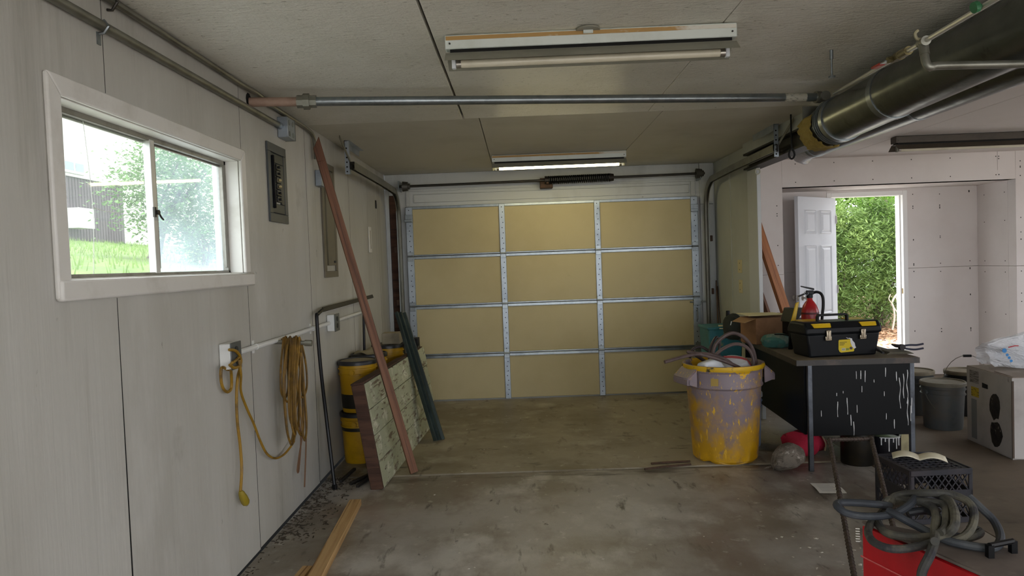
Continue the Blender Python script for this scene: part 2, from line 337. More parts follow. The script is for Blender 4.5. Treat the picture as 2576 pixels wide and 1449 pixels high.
part('frame_rail', G().box((fx0, WY0, WZ0), (fx1, WY1, WZ0+.016)).box((fx0+.01, WY0, WZ0), (fx1+.004, WY1, WZ0+.006)), alu, w1, world=True, bevel=.002)
part('frame_stile', G().box((fx0, WY0, WZ0), (fx1, WY0+fw, WZ1)), alu, w1, world=True, bevel=.002)
part('frame_stile', G().box((fx0, WY1-fw, WZ0), (fx1, WY1, WZ1)).box((fx1-.012, WY1-fw-.018, WZ0+.03), (fx1, WY1-fw, WZ1-.03)), alu, w1, world=True, bevel=.002)
ym = 2.845
part('meeting_stile', G().box((fx0+.012, ym-.028, WZ0+.012), (fx1+.004, ym+.004, WZ1-.016)), M('bright_aluminium', '#c9c8c6', .4, .4), w1, world=True, bevel=.002)
part('meeting_stile', G().box((fx0, ym+.008, WZ0+.03), (fx1-.006, ym+.028, WZ1-.03)), alu, w1, world=True, bevel=.002)
lt = part('latch', G().box((fx1+.004, ym-.035, 1.675), (fx1+.012, ym-.02, 1.715)).cyl((fx1+.004, ym-.012, 1.695), (fx1+.018, ym-.012, 1.695), .010)
          .tube([(fx1+.014, ym-.01, 1.695), (fx1+.016, ym+.008, 1.675), (fx1+.014, ym+.026, 1.668)], .004, 6), dark_steel, w1, world=True)
part('pane', G().box((fx0+.022, WY0+fw, WZ0+.014), (fx0+.025, ym-.01, WZ1-.02)), glass('dusty_glass_one', .11), w1, world=True, smooth=0)
part('pane', G().box((fx0+.010, ym+.01, WZ0+.014), (fx0+.013, WY1-fw, WZ1-.02)), glass('dusty_glass_two', .26, '#cfdde8', 3, .3, .85, (1.42, 1.72, .5)), w1, world=True, smooth=0)
cob = M('white_string', '#d8d8d4', .7)
part('string', G().tube(cr([ox(208, 300, fx1-.014), ox(222, 410, fx1-.014), ox(234, 520, fx1-.014), ox(236, 600, fx1-.014), ox(236, 690, fx1-.014)]), .0011, 5)
     .tube(cr([ox(234, 522, fx1-.014), ox(262, 530, fx1-.014), ox(300, 536, fx1-.014)]), .0013, 5), cob, w1, world=True)

# ---- wall with the sectional door (behind the door the opening), left and right return boards, header
wb_ = root('wall_back', (0, D, 0), kind='structure', label='white boarded wall around the cream garage door')
YW = D+.03
part('header_board', G().box((XL, YW, 2.06), (XR, YW+.12, HC+.03)), grey_white, wb_, world=True)
part('side_board', G().box((XL, YW, 0), (-1.15, YW+.12, 2.06)), grey_white, wb_, world=True)
part('side_board', G().box((1.84, YW, 0), (XR, YW+.12, 2.06)), grey_white, wb_, world=True)
for (x0, x1, z0, z1) in ((-1.17, 1.86, 2.225, 2.245), (-1.17, -1.135, 2.075, 2.225), (1.815, 1.86, 2.075, 2.225), (-1.09, 1.80, 2.19, 2.196), (-1.09, 1.80, 2.105, 2.111), (-1.09, -1.083, 2.111, 2.19), (1.793, 1.80, 2.111, 2.19)):
    part('trim_strip', G().box((x0, YW-.014, z0), (x1, YW, z1)), grey_white, wb_, world=True, bevel=.002)
part('side_board', G().box((-1.345, YW-.022, .006), (-1.262, YW, 2.19)), old_wood, wb_, world=True, bevel=.003, label='bare dark brown jamb board')
part('side_board', G().box((-1.388, YW-.03, .006), (-1.348, YW, 2.24)), grey_white, wb_, world=True, bevel=.003)
part('side_board', G().box((1.905, YW-.025, .006), (2.045, YW, 1.98)), grey_white, wb_, world=True, bevel=.003)
part('side_board', G().box((1.905, YW-.025, 1.984), (2.045, YW, HC-.003)), grey_white, wb_, world=True, bevel=.003)
part('fascia_board', G().box((XL+.004, YW-.02, 2.275), (1.90, YW, HC-.002)), grey_white, wb_, world=True, bevel=.003)

# ---- short partition with switch plates, its end post
ps = root('wall_partition', (XR, 6.8, 0), kind='structure', label='pale green white partition stub beside the garage door')
sage = M('pale_sage_paint', '#b4b7b0', .5, layers=[('#a2a59b', 1.6, .45, .8, (1, 1, .5)), ('#7d7d6d', 10, .7, .82)], bump=(30, .0006))
part('sheet', G().box((XR, 6.387, .008), (XR+.018, 6.93, HC-.002)), sage, ps, world=True, bevel=.002)
part('sheet', G().box((XR, 6.936, .008), (XR+.018, D+.14, HC-.002)), sage, ps, world=True, bevel=.002)
part('stud_core', G().box((XR+.018, 6.387, .006), (XR+.03, D+.14, 2.17)).box((XR+.018, 6.34, 2.17), (XR+.03, D+.14, HC)), gap_black, ps, world=True)
part('batten', G().box((XR-.006, 6.905, .008), (XR, 6.955, 2.3)), sage, ps, world=True, bevel=.002)
post = part('end_post', G().box((XR-.006, 6.13, .006), (XR+.028, 6.385, 2.178)), grey_white, ps, world=True, bevel=.004)
plate = M('beige_wall_plate', '#c9bd8f', .45)
for (pz, hw) in ((1.33, .05), (1.143, .05)):
    sp = root('switch_plate', (XR-.006, 6.66, pz-.06), label='beige blank wall plate, %s of two on the partition' % ('upper' if pz > 1.2 else 'lower'), cat='wall plate', group='wall plates on the partition')
    part('plate', G().box((XR-.006, 6.60, pz-.062), (XR, 6.72 if pz > 1.2 else 6.70, pz+.062)), plate, sp, world=True, bevel=.003)
    for dz in (-.03, .03): part('screw', G().cyl((XR-.008, 6.66, pz+dz), (XR-.005, 6.66, pz+dz), .005, n=8), dark_steel, sp, world=True)

# ---- wall of the open bay with its alcove
wr_ = root('wall_right_bay', (4, D, 0), kind='structure', label='bare white drywall of the open bay with a door alcove')
def dw(a, b, n='drywall_sheet'): part(n, G().box(a, b), drywall, wr_, world=True, bevel=.0015)
T = .12
dw((XR+.031, D, 0), (AL0-.001, D+T, 1.215)); dw((XR+.031, D, 1.218), (AL0-.001, D+T, HC))
dw((AL0, D, AZ), (4.985, D+T, HC)); dw((4.988, D, AZ), (AL1, D+T, HC))
dw((AL1+.001, D, 0), (XE, D+T, 1.215)); dw((AL1+.001, D, 1.218), (XE, D+T, HC))
EX0, EX1, EZ = 3.535, 4.335, 2.045     # entry door opening
for z0, z1 in ((0, 1.215), (1.218, AZ)):
    dw((AL0-T, D+T, z0), (AL0, AY+T, z1)); dw((AL1, D+T, z0), (AL1+T, AY+T, z1))
    dw((AL0, AY, z0), (EX0-.05, AY+T, min(z1, AZ))); dw((EX1+.05, AY, z0), (AL1, AY+T, z1))
dw((EX0-.05, AY, EZ+.05), (EX1+.05, AY+T, AZ))
part('alcove_ceiling', G().box((AL0-T, D+.001, AZ), (AL1+T, AY+T, AZ+.1)), drywall, wr_, world=True)
sg = G()
for i in range(46):
    for (x, z) in ((rnd.choice((2.3, 2.70, 5.22, 5.0)), rnd.uniform(.2, 2.35)),):
        if x < 2.76 or x > 5.17 or z > 2.16: sg.cyl((x, D-.0015, z), (x, D+.001, z), .006, n=6)
    x = rnd.choice((4.45, 4.75, 5.08)); z = rnd.choice((.5, .9, 1.18, 1.26, 1.55, 1.9, 2.05))+rnd.uniform(-.02, .02); sg.cyl((x, AY-.0015, z), (x, AY+.001, z), .006, n=6)
for x in (2.5, 2.9, 3.3, 3.7, 4.1, 4.5, 4.97, 5.0):
    for z in (2.17, 2.36): sg.cyl((x, D-.0015, z), (x, D+.001, z), .006, n=6)
for y in (7.62, 7.95):
    for z in (.3, .7, 1.15, 1.27, 1.7, 2.0): sg.cyl((AL1-.0015, y, z), (AL1+.001, y, z), .006, n=6)
part('screw_heads', sg, dark_steel, wr_, world=True, kind='stuff')
# unseen walls that close the building; two doorways behind the camera, widened for daylight
wn = root('wall_front', (2, YB, 0), kind='structure', label='wall behind with two wide open vehicle doorways')
for a, b in (((XL-.14, YB-.12, 0), (-.55, YB, HC)), ((2.0, YB-.12, 0), (2.6, YB, HC)), ((6.2, YB-.12, 0), (XE+.12, YB, HC)), ((-.55, YB-.12, 2.2), (2.0, YB, HC)), ((2.6, YB-.12, 2.2), (6.2, YB, HC))):
    part('wall_piece', G().box(a, b), drywall, wn, world=True)
we = root('wall_right', (XE, 2, 0), kind='structure', label='side wall of the open bay with two window openings')
for a, b in (((XE, YB, 0), (XE+.12, D+.12, .9)), ((XE, YB, 2.1), (XE+.12, D+.12, HC)), ((XE, YB, .9), (XE+.12, 0, 2.1)), ((XE, 1.6, .9), (XE+.12, 4.2, 2.1)), ((XE, 6.2, .9), (XE+.12, D+.12, 2.1))):
    part('wall_piece', G().box(a, b), drywall, we, world=True)

# ---- ceiling sheets
ce = root('ceiling', (0, 3, HC), kind='structure', label='painted strand board ceiling with sheet joints')
part('joist_deck', G().box((XL-.14, YB-.12, HC+.03), (XE+.12, D+.15, HC+.12)), gap_black, ce, world=True, smooth=0)
rows = [YB, -.13, 2.31, 4.75, 7.19, D+.03]; cols = [XL-.02, -.335, .885, XR+.03]
for j in range(len(rows)-1):
    sh = .10 if rows[j] >= 4.7 else 0
    for i in range(3):
        x0 = cols[i]+(.003 if i else 0)+(sh if i else 0); x1 = cols[i+1]-(.003 if i == 0 else .0008)+(sh if i < 2 else 0)
        lip = .004 if (i == 0 and j == 2) else 0
        part('ceiling_sheet', G().box((x0, rows[j]+.001, HC-lip), (x1-(.006 if i == 0 and j in (1, 2) else 0), rows[j+1]-.001, HC+.03)), osb if rows[j] < 4.7 else smooth_ceiling, ce, world=True, bevel=.0015)
ccols = [XR+.03, 3.31, 4.53, 5.75, XE]
for j, (y0, y1) in enumerate(((YB, .94), (.94, 3.38), (3.38, 5.82), (5.82, D+.02))):
    for i in range(4): part('drywall_sheet', G().box((ccols[i]+.002, y0+.002, HC), (ccols[i+1]-.001, y1-.001, HC+.03)), drywall, ce, world=True, bevel=.002)

# ---- steel beam that carries the ceiling between the bays, with its painted nailer
bm = root('trim_1', (XR, 3, 2.18), kind='structure', label='black steel ceiling beam with a painted wooden nailer')
part('steel_beam', G().box((2.005, YB, 2.18), (2.13, 6.32, 2.194)).box((2.055, YB, 2.194), (2.075, 6.32, 2.31)).box((2.005, YB, 2.305), (2.13, 6.32, 2.318)), black_beam, bm, world=True)
part('nailer', G().box((2.0, 4.62, 2.319), (2.135, 6.32, HC)), sage, bm, world=True, bevel=.003)
part('nailer', G().box((2.0, YB, 2.319), (2.135, 4.61, HC)), sage, bm, world=True, bevel=.003)

# ---- sectional garage door
gd = root('door_1', (.35, D, 0), kind='structure', label='cream four section garage door with galvanised stiles')
ZR = [.012, .4977, 1.0191, 1.5453, 2.0677]; SX = [-1.137, -.1682, .8239, 1.833]
part('door_skin', G().box((-1.18, D+.004, .008), (1.876, D+.028, 2.066)), M('door_steel_skin', '#8c8c84', .5, .3), gd, world=True)
for r in range(4):
    for c in range(3):
        part('insulation_panel', G().box((SX[c]+.02, D-.014, ZR[r]+.012), (SX[c+1]-.02, D+.003, ZR[r+1]-.016)), cream, gd, world=True, bevel=.003)
    part('section_rail', G().box((-1.15, D-.024, ZR[r+1]-.032), (1.85, D-.014, ZR[r+1]-.003)), galv, gd, world=True, bevel=.003)
    if r < 3: part('section_rail', G().box((-1.15, D-.022, ZR[r+1]+.002), (1.85, D-.014, ZR[r+1]+.016)), galv, gd, world=True, bevel=.003)
    for c in range(4):
        wd = .030 if c in (1, 2) else .036
        st = part('stile', G().box((SX[c]-wd, D-.034, ZR[r]+.004), (SX[c]+wd, D-.004, ZR[r+1]-.008)), zinc, gd, world=True, bevel=.003)
        hg = G(); k = 9
        for q in range(k):
            z = ZR[r]+.05+q*(ZR[r+1]-ZR[r]-.09)/(k-1); x = SX[c]+(.008 if q % 2 else -.002)
            hg.cyl((x, D-.0350, z), (x, D-.0335, z), .0052, n=8)
        part('punched_holes', hg, gap_black, st, world=True, kind='stuff')
        if r < 3:
            part('hinge', G().box((SX[c]-.028, D-.042, ZR[r+1]-.05), (SX[c]+.028, D-.034, ZR[r+1]+.045)).cyl((SX[c]-.032, D-.044, ZR[r+1]), (SX[c]+.032, D-.044, ZR[r+1]), .009), galv, gd, world=True, bevel=.002)
for sx in (-1.137, 1.833):
    part('roller_bracket', G().box((sx-.04, D-.05, 1.90), (sx+.04, D-.034, 1.98)).box((sx-.045, D-.075, 1.905), (sx+.03, D-.05, 1.93)), galv, gd, world=True, bevel=.002)
lk = part('slide_lock', G().box((1.795, D-.06, .93), (1.87, D-.034, 1.0)).cyl((1.76, D-.05, .965), (1.94, D-.05, .965), .008), galv, gd, world=True, bevel=.002)
part('lock_handle', G().tube([(1.83, D-.05, .90), (1.83, D-.08, .89), (1.83, D-.08, .79), (1.83, D-.05, .78)], .007, 6), galv, gd, world=True)

# ---- door tracks, one each side
def track(name, sx, yend, zend, label):
    x = sx
    t = root(name, (x, D-.06, 0), label=label, cat='door track', group='garage door tracks')
    path = [(x, D-.085, .02), (x, D-.085, 1.0), (x, D-.085, 1.86)] + cr([(x, D-.085, 1.86), (x, D-.10, 2.0), (x, D-.17, 2.13), (x, D-.32, 2.2)], 5)[1:] + [(x, (D+yend)/2, (2.21+zend)/2), (x, yend, zend)]
    s = 1 if sx > 0 else -1
    gch = G()    # C channel swept along the path
    prof = [(-.030, 0), (.026, 0), (.026, .008), (-.022, .008), (-.022, .030), (.026, .030), (.026, .036), (-.030, .036)]
    P = [V(p) for p in path]; n = len(prof); vsx = []
    for i, p in enumerate(P):
        d = (P[min(i+1, len(P)-1)]-P[max(i-1, 0)]).normalized(); nn = V((1, 0, 0)).cross(d)
        vsx += [p+nn*a*1.0+V((s*b, 0, 0)) for a, b in prof]
    fsx = [(i*n+j, i*n+(j+1) % n, (i+1)*n+(j+1) % n, (i+1)*n+j) for i in range(len(P)-1) for j in range(n)]
    gch.add(vsx, fsx); part('channel', gch, galv_dull, t, world=True, smooth=25)
    part('track_angle', G().box((x+s*.034, D-.115, .02), (x+s*.042, D+.008, 2.02)), galv, t, world=True)
    for z in (.62, 1.07, 1.62):
        part('wall_bracket', G().box((x+s*.04, D-.06, z-.03), (x+s*.085, D+.005, z+.03)), rust, t, world=True, bevel=.003)
    hx = x+s*.045
    hang = part('hanger_angle', G().box((hx, yend+.02, zend-.06), (hx+.004, yend+.06, HC-.002)).box((hx-.03, yend+.02, zend-.06), (hx, yend+.024, HC-.002)), zinc, t, world=True)
    hg = G()
    for q in range(6): hg.cyl((hx-.015, yend+.0185, zend-.04+q*.035), (hx-.015, yend+.0205, zend-.04+q*.035), .006, n=8)
    part('punched_holes', hg, gap_black, hang, world=True, kind='stuff')
    part('ceiling_angle', G().box((hx-.03, yend+.02, HC-.006), (hx+.01, yend+.50, HC-.001)).box((hx-.03, yend+.02, HC-.05), (hx-.026, yend+.50, HC-.006)), zinc, t, world=True)
    part('brace', G().box((0, -.012, 0), (.34, .012, .004)).xf(axes((hx+.006, yend+.04, zend+.03), (hx+.006 + s*0.0, yend-.30, HC-.012), (1, 0, 0))), galv_dull, t, world=True)
    return t
track('garage_door_track', -1.215, 5.35, 2.215, 'galvanised door track curving up beside the electrical panels wall')
track('garage_door_track', 1.925, 5.36, 2.225, 'galvanised door track curving up beside the sage partition')

# ---- torsion bar and spring
ts = root('torsion_spring', (.35, D-.1, 2.20), label='steel torsion bar with one black coil spring above the garage door', cat='door spring')
A = V((-1.21, 7.30, 2.263)); B = V((1.92, 7.30, 2.283))
def al(t): return A.lerp(B, t)
part('shaft', G().cyl(al(0), al(1), .0125, n=12), dark_steel, ts, world=True)
for t in (.012, .972):
    part('cable_drum', G().cyl(al(t), al(t)+V((.055, 0, 0)), .052, .045, 18).cyl(al(t)+V((.055, 0, 0)), al(t)+V((.075, 0, 0)), .03, n=12), M('cast_drum', '#55534e', .5, .6), ts, world=True)
c0, c1 = al(.49), al(.69); cg = []
turns = 30
for i in range(turns*9+1):
    a = i/9*2*math.pi; p = c0.lerp(c1, i/(turns*9)); cg.append(p+V((0, .036*math.cos(a), .036*math.sin(a))))
part('coil_spring', G().tube(cg, .0095, 5), black_paint, ts, world=True)
for t in (.485, .695): part('spring_cone', G().cyl(al(t)-V((.02, 0, 0)), al(t)+V((.025, 0, 0)), .042, .036, 14), M('cast_cone', '#2c2724', .5, .5), ts, world=True)
part('centre_bracket', G().box((.24, 7.335, 2.20), (.37, YW-.0205, 2.30)).box((.30, 7.27, 2.235), (.325, 7.335, 2.29)), rust, ts, world=True, bevel=.003)
for t in (.0, .985): part('end_bracket', G().box((al(t).x-.005, 7.27, 2.22), (al(t).x+.004, YW-.03, 2.32)), galv, ts, world=True)

# ---- entry door, leaf swung in, its frame
df = root('trim_2', (3.93, AY, 0), kind='structure', label='white jamb and casing of the open entry door')
jw = M('white_jamb', '#e9e7e4', .4)
part('jamb', G().box((EX0-.05, AY-.005, .002), (EX0, AY+T+.02, EZ+.05)), jw, df, world=True, bevel=.002)
part('jamb', G().box((EX1, AY-.005, .002), (EX1+.05, AY+T+.02, EZ+.05)).box((EX1-.012, AY+.05, .002), (EX1, AY+T+.02, EZ)), jw, df, world=True, bevel=.002)
part('head_jamb', G().box((EX0, AY-.005, EZ), (EX1, AY+T+.02, EZ+.05)), jw, df, world=True, bevel=.002)
part('strike_plate', G().box((EX1-.002, AY+.015, .93), (EX1, AY+.04, .99)), M('brass_plate', '#8d7a55', .4, .8), df, world=True)
LW = .795
th = math.radians(51)
dl = root('door_2', mat=Matrix.Translation(V((EX0+.004, AY-.012, .012))) @ Matrix.Rotation(math.pi/2+th+math.pi/2-math.pi/2, 4, 'Z'), kind='structure', label='white six panel entry door standing open')
# local X runs from the hinge to the free edge
dl.matrix_world = Matrix.Translation(V((EX0+.004, AY-.012, .012))) @ Matrix.Rotation(math.atan2(-math.cos(th), -math.sin(th)), 4, 'Z')
dpaint = M('door_leaf_paint', '#e3e6ec', .38, layers=[('#cdd1d8', 2, .5, .85)])
part('leaf', G().box((0, -.0, 0), (LW, .042, 2.02)), dpaint, dl, bevel=.002)
def dpanel(x0, x1, z0, z1):
    for (y, s) in ((.042, 1), (0, -1)):
        rings = [(0, 0), (.010, .014), (.028, .001), (.050, .015)]; vs_ = []; fs_ = []
        for ins, pr in rings:
            vs_ += [(x0+ins, y+s*pr, z0+ins), (x1-ins, y+s*pr, z0+ins), (x1-ins, y+s*pr, z1-ins), (x0+ins, y+s*pr, z1-ins)]
        for k in range(3):
            for j in range(4): f = (k*4+j, k*4+(j+1) % 4, k*4+4+(j+1) % 4, k*4+4+j); fs_.append(f if s < 0 else f[::-1])
        f = (12, 13, 14, 15); fs_.append(f if s < 0 else f[::-1])
        part('raised_panel', G().add(vs_, fs_), dpaint, dl, smooth=0)
for x0 in (.12, .44):
    dpanel(x0, x0+.235, 1.62, 1.88); dpanel(x0, x0+.235, .74, 1.50); dpanel(x0, x0+.235, .18, .62)
nickel = M('brushed_nickel', '#b9b4ab', .3, .9)
for s, y in ((1, .042), (-1, 0)):
    part('knob', G().lathe([(.0, 0), (.03, 0), (.03, .006), (.012, .012), (.012, .035), (.026, .042), (.029, .055), (.024, .066), (0, .068)], 18).xf(Matrix.Translation((LW-.06, y, .945)) @ Matrix.Rotation(-s*math.pi/2, 4, 'X')), nickel, dl)
part('latch_plate', G().box((LW, .010, .915), (LW+.0015, .032, .975)).box((LW, .015, .935), (LW+.010, .027, .955)), nickel, dl)
for z in (.25, 1.0, 1.78): part('hinge', G().box((-.002, .0, z-.045), (.0, .042, z+.045)).cyl((-.004, .046, z-.045), (-.004, .046, z+.045), .006, n=8), nickel, dl)

# ================================================================== THINGS ON CEILING AND WALLS
enamel = M('white_fixture_enamel', '#d8ded9', .35, layers=[('#c4c8bf', 6, .5, .8)])
tape_tan = M('tan_stained_paint', '#b08a52', .6, layers=[('#d6d3c8', 6, .55, .62, (.4, 1, 1)), ('#6d4a26', 9, .66, .8)], co='obj')
tube_off = M('unlit_tube', '#d9d2bd', .25, layers=[('#c4bca5', 8, .5, .8)])
tube_on = M('lit_tube', '#fff1b8', .3, emit=9)
reflector = M('dusty_reflector', '#8b897c', .5, layers=[('#767468', 4, .45, .8), ('#6b4526', 3, .72, .84)])
dark_fix = M('dark_fixture_paint', '#4a4238', .5, layers=[('#352e27', 8, .5, .8)])
def fixture(name, x0, x1, y, z, label, lit, dark=False, tilt=0):
    """strip light: channel against the ceiling, wing reflector under it, tube below; local X along it"""
    L_ = x1-x0
    t = root(name, ((x0+x1)/2, y, z), rz=tilt, label=label, cat='ceiling light', group='fluorescent strip lights')
    h = L_/2; top = HC-z
    body = dark_fix if dark else enamel
    part('channel', G().box((-h, -.045, top-.062), (h, .045, top-.004)), body, t, bevel=.003)
    part('side_strip', G().box((-h+.004, -.0475, top-.026), (h-.004, -.0452, top-.010)), body if dark else tape_tan, t)
    part('reflector_wing', G().hexa([(-h, -.085, top-.120), (h, -.085, top-.120), (h, -.083, top-.118), (-h, -.083, top-.118), (-h, -.034, top-.076), (h, -.034, top-.076), (h, -.032, top-.074), (-h, -.032, top-.074)]), dark_fix if dark else reflector, t)
    part('reflector_wing', G().hexa([(-h, .083, top-.118), (h, .083, top-.118), (h, .085, top-.120), (-h, .085, top-.120), (-h, .032, top-.074), (h, .032, top-.074), (h, .034, top-.076), (-h, .034, top-.076)]), dark_fix if dark else reflector, t)
    part('reflector_pan', G().box((-h, -.034, top-.078), (h, .034, top-.072)), dark_fix if dark else reflector, t)
    part('shadow_gap', G().box((-h+.02, -.038, top-.0745), (h-.02, .038, top-.0615)), gap_black, t)  # black filler paints the shade between channel and reflector
    tb = part('tube', G().cyl((-h+.045, 0, top-.114), (h-.045, 0, top-.114), .017, n=16), tube_on if lit else tube_off, t)
    for s in (-1, 1):
        part('lamp_holder', G().box((s*(h-.040), -.013, top-.134), (s*(h-.022), .013, top-.078)), white_plastic if not dark else reflector, t, bevel=.003)
        part('tube_cap', G().cyl((s*(h-.062), 0, top-.114), (s*(h-.041), 0, top-.114), .0175, n=16), nickel, tb)
        part('screw', G().cyl((s*(h-.02), -.049, top-.04), (s*(h-.02), -.044, top-.04), .004, n=8), dark_steel, t)
    return t
fixture('ceiling_light', -.28, .94, 3.05, 2.26, 'unlit white strip light with tan streak near the strand board joint', False, tilt=-.012)
fixture('ceiling_light', -.215, .985, 6.42, 2.26, 'lit fluorescent strip light in front of the garage door header', True, tilt=-.005)
fixture('ceiling_light', 3.27, 4.49, 6.22, 2.26, 'dark brown unlit strip light on the open bay ceiling', False, dark=True)
oc = root('ceiling_box', (.32, 3.0, HC-.012), label='round white ceiling outlet cover above the unlit strip light', cat='outlet cover')
part('cover', G().lathe([(0, 0), (.05, 0), (.05, .006), (.04, .011), (0, .011)], 24), reflector, oc)
part('hanger_tab', G().box((-.02, -.01, -.012), (.02, .03, .0)), enamel, oc)

# ---- galvanised water pipe across the bay
pp = root('water_pipe', (0, 3.95, 2.3), label='long galvanised pipe hung across the bay with a hex union', cat='pipe')
Pa, Pb = V((-1.10, 3.775, 2.333)), V((1.752, 4.158, 2.333))
pd = (Pb-Pa).normalized(); Pw = Pa-pd*((Pa.x+1.385)/pd.x)
part('pipe_run', G().cyl(Pa, Pb, .024, n=16), galv, pp, world=True)
part('pipe_stub', G().cyl(Pw, Pa-pd*.02, .024, n=16), M('copper_pink_pipe', '#a08676', .55, .1, layers=[('#86695a', 8, .45, .75)]), pp, world=True, label='pinkish brown stub near the wall')
part('union', G().cyl(Pa-pd*.045, Pa-pd*.012, .034, n=8).cyl(Pa-pd*.012, Pa+pd*.020, .043, n=8).cyl(Pa+pd*.02, Pa+pd*.055, .033, n=8), galv_dull, pp, world=True, smooth=20)
part('end_elbow', G().cyl(Pb-pd*.01, Pb+pd*.02, .034, n=14).tube(cr([Pb, Pb+pd*.02, Pb+pd*.035+V((0, -.015, 0)), Pb+pd*.036+V((0, -.045, 0))], 5), .028, 12), galv_dull, pp, world=True)
part('wall_hole', G().cyl(Pw+V((-.003, 0, .012)), Pw+V((-.0035+.0, 0, .012))+V((.0005, 0, 0))*0+V((-.002, 0, 0)), .036, n=10), gap_black, pp, world=True)
part('size_sticker', G().cyl(Pb-pd*.20, Pb-pd*.07, .0245, n=16, caps=False), M('printed_sticker', '#b5b2a4', .6, layers=[('#3c3a36', 60, .55, .6, (.5, 1, 3))]), pp, world=True)

# ---- air line running along the beam, with a valve and a branch
al_ = root('air_line', (1.82, 3.6, 2.3), label='thin pale air line along the duct with red handled valve', cat='pipe')
q0 = V((1.815, 4.08, 2.333)); q2 = oy(2322, 106, 2.45); q1 = q0.lerp(q2, .72); q3 = oy(2620, -70, 1.75)
part('pipe_run', G().tube([q0, q1, q2, q3], .0085, 10), M('pale_pipe', '#c9c7bd', .35, .4), al_, world=True)
dv = (q2-q1).normalized()
part('ball_valve', G().cyl(q1+dv*.14, q1+dv*.20, .019, n=8).cyl(q1+dv*.08, q1+dv*.14, .015, n=12).cyl(q1+dv*.20, q1+dv*.30, .016, n=12).cyl(q1+dv*.135, q1+dv*.135+V((-.035, 0, -.01)), .012, n=8), M('old_brass', '#6f6544', .45, .7), al_, world=True, smooth=25)
hv = part('valve_lever', G().box((-.0, -.009, -.002), (.07, .009, .002)).xf(axes(q1+dv*.13+V((-.035, 0, -.012)), q1-dv*.15+V((-.06, 0, -.02)), (0, 0, 1))), galv, al_, world=True)
part('lever_grip', G().box((.06, -.013, -.005), (.155, .013, .005)).xf(axes(q1+dv*.13+V((-.035, 0, -.012)), q1-dv*.15+V((-.06, 0, -.02)), (0, 0, 1))), M('red_vinyl', '#b03a2e', .5), hv, world=True, bevel=.003, label='red vinyl grip')
t0 = q2
el = oy(2330, 166, 2.42); er = oy(2700, 158, 2.47)
part('tee', G().cyl(t0-dv*.03, t0+dv*.035, .016, n=12).cyl(t0, t0.lerp(el, .55), .0155, n=12), galv_dull, al_, world=True)
part('branch_pipe', G().tube(cr([t0.lerp(el, .4), t0.lerp(el, .8), el+V((.012, 0, -.004)), el.lerp(er, .09), el.lerp(er, .5), er], 5), .0135, 12), galv_dull, al_, world=True)
kq = q2.lerp(q3, .60)
part('green_knob', G().cyl(kq+V((-.018, 0, .0)), kq+V((-.03, 0, -.004)), .016, n=10).cyl(kq+V((-.006, 0, 0)), kq+V((-.018, 0, 0)), .006, n=8), M('green_knob_mat', '#2c6b44', .5), al_, world=True, label='small green knob')
part('pipe_hook', G().tube(cr([t0+V((0, .0, .01)), t0+V((-.02, -.0, .012)), t0+V((-.026, -.0, .03)), t0+V((-.016, -.0, .04))], 4), .005, 6), M('pale_hook', '#a59e80', .5), al_, world=True)
solo('hanger_rod', G().cyl(oz(2104, 110, HC)+V((.02, .1, -.001)), oz(2104, 110, HC)+V((.02, .1, -.045)), .009, n=8).cyl(oz(2104, 110, HC)+V((.02, .1, -.045)), oz(2104, 110, HC)+V((.02, .1, -.125)), .0045, n=8).cyl(oz(2104, 110, HC)+V((.02, .1, -.125)), oz(2104, 110, HC)+V((.02, .1, -.133)), .016, n=10),
     galv, 'short threaded hanger rod sticking down from the strand board ceiling', 'rod')

# ---- ducts
ddir = V((-.025, .999, -.033)).normalized()
dA = V((1.835, 4.13, 2.180)); rD = .125
du = root('round_duct', dA-ddir*1.5, label='large round sheet metal duct with torn yellow insulation at its end', cat='duct')
prof = []
near = dA-ddir*4.2
part('duct_pipe', G().tube([dA-ddir*2.2+V((.02, -3.2, .012)), dA-ddir*2.35+V((0, 0, -.002)), dA-ddir*2.1, dA-ddir*1.2, dA-ddir*.35, dA-ddir*.10], rD, 28), duct_metal, du, world=True)
for k, s in ((.10, .132), (.62, .129), (1.75, .129)): part('joint_band', G().cyl(dA-ddir*(k+.02), dA-ddir*(k-.02), s, n=28), galv, du, world=True)
for k in range(3): part('bead_ring', G().tube([dA-ddir*(.06-k*.022)+frame(ddir)[0]*.128*math.cos(a*math.pi/14)+frame(ddir)[1]*.128*math.sin(a*math.pi/14) for a in range(28)], .005, 6, closed=True), galv, du, world=True)
part('collar', G().tube([dA-ddir*.10, dA+ddir*.02, dA+ddir*.10], [.120, .119, .116], 28), galv, du, world=True)
ins = M('yellow_fibreglass', '#a8914a', .95, layers=[('#8a7434', 9, .4, .7), ('#c0ab66', 14, .6, .8)], bump=(22, .02))
rn = random.Random(3)
x_, y_, _z = frame(ddir)
vs_ = []; ns = 26
for j, (t, rr) in enumerate(((.02, .128), (.07, .134), (.13, .134), (.19, .128))):
    for i in range(ns+1):
        a = math.pi*(.86+1.0*i/ns)     # lower, camera side half of the duct end
        vs_.append(dA+ddir*(t+rn.uniform(-.015, .015))+(V((1, 0, 0))*math.cos(a)+V((0, 0, 1))*math.sin(a))*(rr+rn.uniform(-.006, .006)))
part('insulation', G().add(vs_, [(j*(ns+1)+i, j*(ns+1)+i+1, (j+1)*(ns+1)+i+1, (j+1)*(ns+1)+i) for j in range(3) for i in range(ns)]), ins, du, world=True, label='torn yellow fibreglass wrap')
part('flange_tab', G().box((-.09, -.002, -.05), (.09, .002, .08)).xf(Matrix.Translation(dA+ddir*.14+V((-.03, 0, .05)))), galv_dull, du, world=True)
d2 = V((2.30, 5.62, 2.262)); dd2 = V((-.012, 1, -.004)).normalized()
